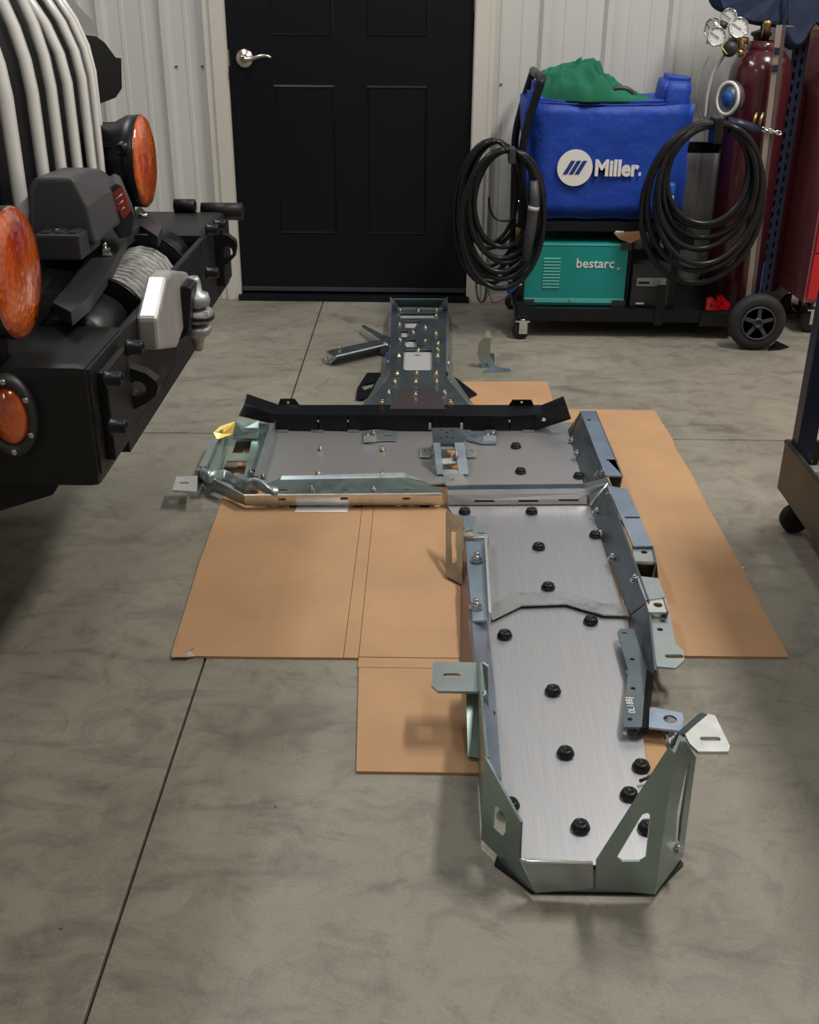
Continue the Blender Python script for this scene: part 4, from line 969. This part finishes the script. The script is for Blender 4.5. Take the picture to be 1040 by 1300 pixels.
# ---- cable coils
def coil(name, cx, cz, rx, rz, y, loops, label, r=.0085, dr=.035, seed=1, drop=0, tilt=0):
    rg = random.Random(seed); t = thing(name, (cx, y, cz-rz), label, 'cable')
    pts = []
    for L_ in range(loops):
        k1, k2 = rx*(1-dr*L_*.8+rg.uniform(-.04, .04)), rz*(1-dr*L_+rg.uniform(-.04, .04)); yo = rg.uniform(-.026, .026)
        ox, oz = rg.uniform(-.012, .012), (rz-k2)*.9
        for i in range(16):
            a_ = math.pi/2+2*math.pi*i/16
            pts.append(V((cx+ox+k1*math.cos(a_)+tilt*k2*math.sin(a_), y+yo+.012*math.sin(a_*2+L_), cz+oz+k2*math.sin(a_))))
    MB().tube(catmull(pts, 3), r, 8).build('cable', 'rubber', t)
    return t
P1 = at(645, 276, Y=3.84)
t1 = coil('cable_coil', P1.x-.010, P1.z, .138, .228, 3.835, 6, 'black torch cable coiled in an upright oval hung on the left cart handle', .0095, .05, 2)
MB().box((at(650, 197, Y=3.83).x, 3.835, at(650, 197, Y=3.83).z), (.022, .075, .05), None, .006).build('hook_strap', 'black_plastic', t1)
tg = [at(x, y, Y=3.80) for x, y in ((678, 230), (679, 255), (674, 290), (668, 330))]
MB().tube(tg, [.014, .017, .019, .015], 14).build('torch_handle', 'grey_plastic', t1)
MB().tube([at(678, 262, Y=3.80), at(677, 267, Y=3.80)], .0195, 14).build('torch_ring', 'cream', t1)
P2 = at(625, 275, Y=3.93)
t2 = coil('cable_coil', P2.x, P2.z, .125, .262, 3.935, 8, 'thinner black cables coiled behind the torch cable, nearest the door frame', .007, .05, 7)
P3 = at(652, 300, Y=3.90)
P4 = at(897, 257, Y=3.80)
t3 = coil('cable_coil', P4.x, P4.z,   .200, .262, 3.79, 8, 'large round coil of black cable hanging on the right side of the cart', .0100, .058, 23)
q = at(909, 165, Y=3.78); MB().box(q, (.030, .08, .080), None, .008).build('hook_strap', 'rubber', t3)
q = at(849, 252, Y=3.83)
MB().lathe(q+V((0, 0, -.03)), (.05, 0, 1), [(.013, 0), (.015, .02), (.015, .04), (.017, .045), (.017, .075), (.010, .085)], 16).build('connector', 'blue_paint', t3)
MB().lathe(q+V((0, -.003, -.02)), (.05, 0, 1), [(.016, 0), (.017, .01), (.016, .03), (.012, .035)], 16).build('connector_cap', 'cream', t3)
# loose thin wires
t4 = thing('wire_bundle', at(620, 384, z=0), 'thin red and black wires trailing to the floor beside the door frame', 'wire')
MB().tube(catmull([at(x, y, Y=4.15) for x, y in ((607, 345), (604, 362), (606, 378), (613, 384), (621, 374), (626, 384), (640, 380), (652, 372))], 6), .0022, 6).build('red_wire', 'orange_wire', t4)
MB().tube(catmull([at(x, y, Y=4.12) for x, y in ((604, 340), (606, 370), (610, 384), (616, 376), (618, 360))], 6), .0022, 6).build('black_wire', 'rubber', t4)
# spring ground clamp hanging in the left coil
t5 = thing('ground_clamp', at(665, 320, Y=3.88), 'small brass and steel ground clamp hanging inside the left cable coil', 'clamp')
MB().tube(catmull([at(x, y, Y=3.86) for x, y in ((621, 250), (622, 265), (630, 278), (646, 280), (655, 272), (659, 256))], 5), .004, 8).build('clamp_cable', 'rubber', t5)
sh = [at(x, y, Y=3.87) for x, y in ((655, 288), (662, 290), (658, 312), (655, 312))]
MB().sheet(sh, .006).build('clamp_jaw', 'brass', t5)
MB().tube([at(659, 254, Y=3.86), at(658, 262, Y=3.86), at(656, 284, Y=3.86)], .0028, 8).build('clamp_hook', 'chrome', t5)
MB().tube([at(645, 372, Y=3.84), at(657, 361, Y=3.84)], .008, 10).build('plug', 'blue_paint', t5)
MB().tube([at(657, 361, Y=3.84), at(663, 361, Y=3.84)], .005, 10).build('plug_tip', 'bolt', t5)

# ---- things on the cart right side
t = thing('wire_feed_box', (.83, 4.0, .105), 'black metal box with a grey label strip behind the large cable coil', 'box')
a = at(800, 385, Y=3.90)
MB().bb((.752, 3.90, .106), (.905, 4.15, .262), .005).build('housing', 'black_plastic', t)
b0, b1 = at(808, 363, Y=3.899), at(846, 353, Y=3.899)
MB().bb((b0.x, 3.896, b0.z), (b1.x, 3.901, b1.z), .001).build('label_strip', 'galv', t)
MB().bb((b0.x+.006, 3.894, b0.z+.009), (b0.x+.045, 3.8965, b0.z+.017), .001).build('label_mark', 'slot_dark', t)
MB().bb((.77, 3.888, .118), (.80, 3.897, .126), .001).build('latch', 'chrome', t)
t = thing('plywood_offcut', at(795, 305, Y=3.94), 'small worn plywood offcut sticking out beneath the blue cover', 'wood')
w0 = [at(x, y, Y=3.90) for x, y in ((780, 296), (812, 294), (813, 303), (800, 309), (786, 303))]
MB().loft([w0, [q+V((0, .1, 0)) for q in w0]]).build('board', 'wood', t)
MB().bb(w0[0]+V((.005, 0, .001)), w0[0]+V((.035, .03, .006)), .002).build('glue_lump', 'paper', t)
for (xa, ya, lab) in ((896, 395, 'red arrow-shaped welding magnet on the cart deck, left of the pair'), (909, 393, 'red arrow-shaped welding magnet on the cart deck, right of the pair')):
    c = at(xa, ya, Y=3.87)
    MBx = MB().sheet([c+V((0, 0, 0)), c+V((.045, 0, 0)), c+V((.05, 0, .02)), c+V((.02, 0, .05)), c+V((.0, 0, .045))], .02, [circ(c+V((.018, 0, .02)), (1, 0, 0), (0, 0, 1), .005, 10)])
    o = MBx.build('welding_magnet', 'red'); tag(o, lab, 'magnet')
# gas cylinders
def cylinder(cx, cy, r, z0, zs, label, cap='collar', zt=None):
    t = thing('gas_cylinder', (cx, cy, z0), label, 'gas cylinder')
    MB().lathe((cx, cy, z0), (0, 0, 1), [(r*.9, 0), (r, .012), (r, zs-z0), (r*.97, zs-z0+.03), (r*.86, zs-z0+.06), (r*.62, zs-z0+.085), (r*.40, zs-z0+.095), (r*.36, zs-z0+.115)], 44).build('body', 'maroon', t)
    return t
c1_ = at(938, 250, Y=4.06); r1 = .105
zs1 = at(938, 100, Y=3.95).z
g1 = cylinder(c1_.x+.012, 4.045, r1, .097, zs1, 'maroon gas cylinder with regulator gauges, standing in front of its pair')
zt = zs1+.095
cxx = c1_.x+.012
MB().lathe((cxx, 4.045, zt), (0, 0, 1), [(.062, -.02), (.062, .012), (.05, .02), (.03, .02)], 28).build('neck_ring', 'maroon', g1)
MB().lathe((cxx, 4.045, zt+.03), (0, 0, 1), [(.014, -.02), (.013, .035), (.016, .04), (.016, .05), (.009, .055)], 18).build('valve', 'brass', g1)
c2 = at(963, 300, Y=4.22); 
g2 = cylinder(c2.x+.018, 4.245, .098, .097, at(985, 135, Y=4.2).z, 'darker maroon gas cylinder half hidden behind the front one, beside the navy upright')
cc = at(967, 55, Y=4.18)
MB().lathe((cc.x, 4.2, cc.z-.09), (0, 0, 1), [(.034, 0), (.034, .05), (.026, .06), (.026, .11), (.036, .115), (.036, .125), (.02, .13), (.006, .135), (.006, .15), (.010, .155), (.009, .168), (.0, .172)], 24).build('valve_cap', 'grey_plastic', g2)
# regulator with gauges: screwed on the valve
rg_c = at(930, 52, Y=4.0)
RG = thing('regulator', rg_c, 'brass gas regulator with four round dial gauges above the front cylinder', 'regulator')
def gauge(px, py, Y, r, d, parent):
    c = at(px, py, Y=Y); d = V(d).normalized()
    gg_ = MB().lathe(c-d*.022, d, [(r*.92, 0), (r, .004), (r, .022), (r*.9, .024), (r*.88, .019)], 30).build('gauge', 'chrome', parent)
    MB().lathe(c-d*.004, d, [(r*.9, 0), (r*.9, .0015), (0, .0015)], 30, False).build('dial', 'glass_white', gg_)
    u = d.cross(V((0, 0, 1))).normalized(); v_ = u.cross(d)
    MB().tube([c+d*.0005-u*r*.3-v_*r*.2, c+d*.0005+u*r*.6+v_*r*.35], .0012, 5).build('needle', 'slot_dark', gg_)
    for k in range(9):
        a_ = math.radians(-40+k*32.5); e = u*math.cos(a_)+v_*math.sin(a_)
        MB().tube([c+e*r*.66, c+e*r*.80], .0009, 4).build('tick_mark', 'slot_dark', gg_)
gauge(938, 35, 3.96, .033, (-.1, -1, .15), RG); gauge(910, 46, 3.94, .031, (-.2, -1, .1), RG)
gauge(925, 22, 4.02, .029, (-.6, -1, .1), RG); gauge(901, 36, 4.0, .033, (-1, -.35, .1), RG)
for a_, b_, r_, m_ in (((938, 45), (943, 66), .012, 'brass'), ((925, 48), (950, 52), .011, 'brass'), ((914, 30), (922, 34), .014, 'black_plastic'), ((943, 66), (936, 68), .014, 'brass'), ((908, 48), (898, 50), .006, 'brass')):
    MB().tube([at(*a_, Y=4.0), at(*b_, Y=4.0)], r_, 12).build('fitting', m_, RG)
MB().lathe(at(927, 62, Y=3.97), (-.3, -1, -.3), [(.024, -.02), (.026, 0), (.022, .016), (.008, .02)], 20).build('adjusting_knob', 'black_plastic', RG)
MB().tube([at(911, 52, Y=3.95), at(917, 61, Y=3.94), at(923, 69, Y=3.94)], .003, 6).build('flow_tube', 'plug_yellow', RG)
MB().tube([at(898, 44, Y=3.97), at(898, 56, Y=3.97)], .003, 6).build('flow_tube', 'plug_yellow', RG)
hose1 = catmull([at(x, y, Y=4.0) for x, y in ((920, 70), (906, 92), (898, 122), (895, 150))], 6)
MB().tube(hose1, .006, 8).build('gas_hose', 'cream', RG)
MB().tube(catmull([at(x, y, Y=4.1) for x, y in ((900, 72), (888, 98), (884, 125), (890, 150))], 6), .003, 8).build('gas_hose', 'cream', RG)
# round dial
dc = at(924, 125, Y=3.905); dd = V((-.86, -.45, .05)).normalized()
DT = thing('dial_gauge', dc-V((0, 0, .04)), 'round white-rimmed dial with blue centre leaning on the front gas cylinder', 'gauge')
MB().lathe(dc-dd*.03, dd, [(.050, 0), (.056, .01), (.056, .028), (.050, .030)], 32).build('case', 'grey_plastic', DT)
MB().lathe(dc, dd, [(.056, -.002), (.055, .004), (.046, .004), (.045, 0)], 32).build('rim', 'paper', DT)
MB().lathe(dc, dd, [(.045, 0), (.045, .001), (0, .001)], 32).build('face', 'zinc_dark', DT)
MB().lathe(dc+dd*.001, dd, [(.024, 0), (.024, .002), (0, .002)], 24).build('face_centre', 'blue_paint', DT)
o = MB().lathe(dc+dd*.001-V((0, 0, .031)), dd, [(.012, 0), (.012, .0015), (0, .0015)], 16).build('face_mark', 'label_red', DT)
# connector + chain
t = thing('hose_connector', at(945, 160, Y=3.84), 'dark blue cable connector with brass pins lying above the large coil', 'connector')
MB().tube([at(924, 155, Y=3.84), at(940, 159, Y=3.83), at(966, 166, Y=3.83)], [.018, .020, .015], 14).build('body', 'navy', t)
for x in (958, 966): MB().tube([at(x-2, 158, Y=3.83), at(x+3, 143, Y=3.84)], .005, 8).build('pin', 'brass', t)
t = thing('chain', at(980, 165, Y=3.86), 'short bright chain tying the gas cylinders beside the pale bar', 'chain')
for k in range(5):
    c = at(970+k*4.6, 164.5+k*1.0, Y=3.87); u = V((1, 0, -.2)).normalized(); v_ = V((0, 1, 0)) if k % 2 else V((0, 0, 1))
    MB().tube(circ(c, u, v_, .011, 14, .006), .0026, 6, True).build('chain_link', 'chrome', t)
# ---- pale bars leaning
t = thing('metal_bar', at(950, 386, Y=3.9), 'tall pale angle bar leaning upright in front of the gas cylinders', 'bar')
a, b = at(990, 32, Y=3.88), at(950, 378, Y=3.88)
for dx, w_, m_ in ((0, .018, 'bar'), (.016, .012, 'silver_side')):
    MB().loft([[p_+V((dx-w_/2, 0, 0)), p_+V((dx+w_/2, 0, 0)), p_+V((dx+w_/2, .006, 0)), p_+V((dx-w_/2, .006, 0))] for p_ in (b, a)]).build('bar_flange', m_, t)
MB().tube([a+V((0, 0, -.001)), at(1008, 34, Y=3.9)], .0022, 6).build('bent_tip', 'bar', t)
for y_ in (65, 87):
    c = at(981, y_, Y=3.878).lerp(at(979, y_, Y=3.878), .5); s = (c.z-b.z)/(a.z-b.z); c.x = b.x+(a.x-b.x)*s
    MB().box(c+V((0, -.001, 0)), (.017, .004, .022)).build('dark_band', 'navy', t)
# ---- navy perforated upright + shelving
a, b = at(1017, 60, Y=4.14), at(966, 360, Y=4.14)
UX = (a.x+b.x)/2
SHV = thing('shelf_rack', (UX, 4.2, 0), 'navy slotted shelf upright standing between the cylinders and the red cabinet', 'shelf')
hs_ = []
z = .12
while z < 1.28:
    for dx in (-.010, .012):
        hs_.append(slot((UX+dx, 4.12, z+(.010 if dx > 0 else 0)), (0, 0, 1), (1, 0, 0), .026, .008, 3))
    z += .040
MB().sheet([V((UX-.026, 4.12, .02)), V((UX+.028, 4.12, .02)), V((UX+.028, 4.12, 1.32)), V((UX-.026, 4.12, 1.32))], .003, hs_).build('slotted_upright', 'navy', SHV)
MB().bb((UX-.026, 4.15, .0), (UX+.028, 4.153, 1.32)).build('upright_back', 'slot_dark', SHV)
MB().bb((UX-.029, 4.12, .02), (UX-.026, 4.16, 1.32)).build('upright_flange', 'zinc_blue', SHV)
MB().bb((UX-.03, 4.115, .0), (UX-.012, 4.12, .22)).build('painted_foot', 'blue_paint', SHV)
MB().bb((UX-.03, 4.13, 1.20), (2.1, 4.35, 1.225)).build('shelf_board', 'wood', SHV)
# hanging clothes
for pts, sd, lab in (([(905, -40), (902, 4), (925, 20), (950, 30), (978, 34), (1000, 30), (1012, -40)], 1, 'dark navy denim garment hanging above the gas regulator'),
                     ([(1000, -40), (990, 30), (1000, 62), (1018, 56), (1035, 30), (1062, 34), (1070, -40)], 9, 'dark blue garment hanging over the top of the navy shelf upright')):
    base = [at(x, y, Y=4.09-.02*(sd == 9)) for x, y in pts]
    mb = MB(); rings = []
    c = sum(base, V((0, 0, 0)))/len(base); N_ = 40
    loop = catmull(base, 5, True)
    for k, (s, dy) in enumerate(((.80, -.03), (.96, -.022), (1, 0), (.96, .04), (.8, .06))):
        rings.append([c+(q-c)*s+V((0, dy+.018*noise.noise(q*22+V((k, sd, 0))), .0)) for q in loop])
    mb.loft(rings, smooth=True); o = mb.build('hanging_garment', 'navy_cloth'); tag(o, lab, 'clothing')
# ---- red cabinet
q1 = at(1020, 384, z=.125); q2 = at(991, 338, z=.14)
CX = q1.x
RC = thing('tool_cabinet', (CX+.3, 4.05, 0), 'tall glossy red rolling tool cabinet at the right edge of the photo', 'cabinet')
yb = 4.30
sd = [V((q1.x, q1.y, .125)), V((q1.x-.02, yb, .125)), V((q1.x-.02, yb, 1.0)), V((q1.x, q1.y, 1.0))]
MB().loft([sd, [q+V((.62, 0, 0)) for q in sd]]).build('body', 'sheen_red', RC)
for k in range(5):
    z0_ = .14+k*.17
    dw = MB().bb((q1.x+.006, q1.y-.016, z0_), (q1.x+.61, q1.y-.001, z0_+.163), .003).build('drawer', 'red', RC)
    MB().bb((q1.x+.03, q1.y-.024, z0_+.135), (q1.x+.58, q1.y-.014, z0_+.150), .003).build('handle', 'chrome', dw)
MB().sheet([V((q1.x-.002, q1.y-.002, .20)), V((q1.x-.0155, q1.y+.2, .20)), V((q1.x-.0155, q1.y+.2, .21)), V((q1.x-.002, q1.y-.002, .21))], .001).build('side_seam', 'sheen_red', RC)
MB().bb((q1.x-.02, q1.y, 1.0), (q1.x+.62, yb, 1.03), .003).build('work_top', 'wood', RC)
cq = at(1034, 428, z=0)
caster(q1.x+.055, q1.y+.05, .040, RC, 'tyre', 'chrome', .03, .125); caster(q1.x+.06, yb-.08, .040, RC, 'tyre', 'chrome', .03, .125)
caster(q1.x+.55, q1.y+.05, .040, RC, 'tyre', 'chrome', .03, .125); caster(q1.x+.55, yb-.08, .040, RC, 'tyre', 'chrome', .03, .125)
t = thing('power_cord', at(1010, 400, z=0), 'black power cord bunched on the floor between cart wheel and red cabinet', 'cord')
MB().tube(catmull([at(x, y, z=.012+.02*(i % 2)) for i, (x, y) in enumerate(((1000, 385), (1012, 396), (1028, 390), (1020, 380), (1004, 384), (1010, 398), (1024, 402), (1030, 392)))], 6), .006, 8).build('cord', 'rubber', t)

# ================================================================== ROLLING RACK (right, near)
RK = thing('rolling_rack', (1.1, 1.8, 0), 'worn rolling cart tray with navy corner post and wrapped scraps, right of the cardboard', 'cart')
X0, Yb, Yf, ZB, ZT = .848, 2.345, 1.25, .098, .212
MB().bb((X0, Yf, ZB), (1.45, Yb, ZB+.006)).build('tray_floor', 'tray', RK)
MB().bb((X0-.004, Yf, ZB-.004), (X0+.004, Yb, ZT), .002).build('tray_side', 'tray', RK)
MB().bb((X0-.004, Yb-.004, ZB-.004), (1.45, Yb+.004, ZT), .002).build('tray_side', 'tray', RK)
MB().bb((1.446, Yf, ZB), (1.454, Yb, ZT), .002).build('tray_side', 'tray', RK)
MB().bb((X0, Yf-.004, ZB), (1.45, Yf+.004, ZT), .002).build('tray_side', 'tray', RK)
MB().tube([V((X0, Yf, ZT)), V((X0, Yb, ZT)), V((1.45, Yb, ZT))], .0075, 10).build('rolled_rim', 'tray', RK)
for x, y in ((X0+.028, Yb-.028), (1.42, Yb-.028), (X0+.028, Yf+.028), (1.42, Yf+.028)):
    MB().bb((x-.021, y-.021, ZB+.006), (x+.021, y+.021, .95), .003).build('corner_post', 'navy', RK)
for x, y in ((X0+.035, Yb-.04), (1.41, Yb-.04), (X0+.035, Yf+.05), (1.41, Yf+.05)):
    caster(x, y, .036, RK, 'tyre', 'black_steel', .026, ZB)
MB().bb((X0, Yf, .90), (1.45, Yb, .95), .004).build('upper_shelf', 'tray', RK)  # unseen shelf, added for the shadow it drops on the floor
for k, (cx_, cy_, r_, lab) in enumerate(((.925, 2.20, .06, 'crumpled clear plastic wrap in the rack tray, at the foot of the post'), (.93, 2.05, .055, 'crumpled silvery wrap in the rack tray nearer the camera'))):
    bm = bmesh.new(); bmesh.ops.create_icosphere(bm, subdivisions=4, radius=1)
    c = V((cx_, cy_, ZB+.007))
    for q in bm.verts:
        n_ = noise.noise(q.co*2.2+V((k*7, 0, 0)))*.35+abs(noise.noise(q.co*5+V((k*3, 1, 0))))*.4
        p_ = q.co*(1+n_); p_ = V((p_.x*r_, p_.y*r_*1.3, max(0, (p_.z+1)*r_*.85)))
        q.co = p_
    me = bpy.data.meshes.new('wrap'); bm.to_mesh(me); bm.free(); me.materials.append(M['film'])
    o = bpy.data.objects.new('plastic_wrap', me); COL.objects.link(o); o.location = c; tag(o, lab, 'wrap')
# crumbs on the floor
for i, (px, py, lab) in enumerate(((942, 722, 'tiny white paper crumb on the floor beside the long cardboard sheet edge'),)):
    c = at(px, py, z=0)
    o = MB().lathe(c, (0, 0, 1), [(.004, 0), (.006, .002), (.003, .005)], 7, False).build('paper_crumb', 'paper'); tag(o, lab, 'crumb')
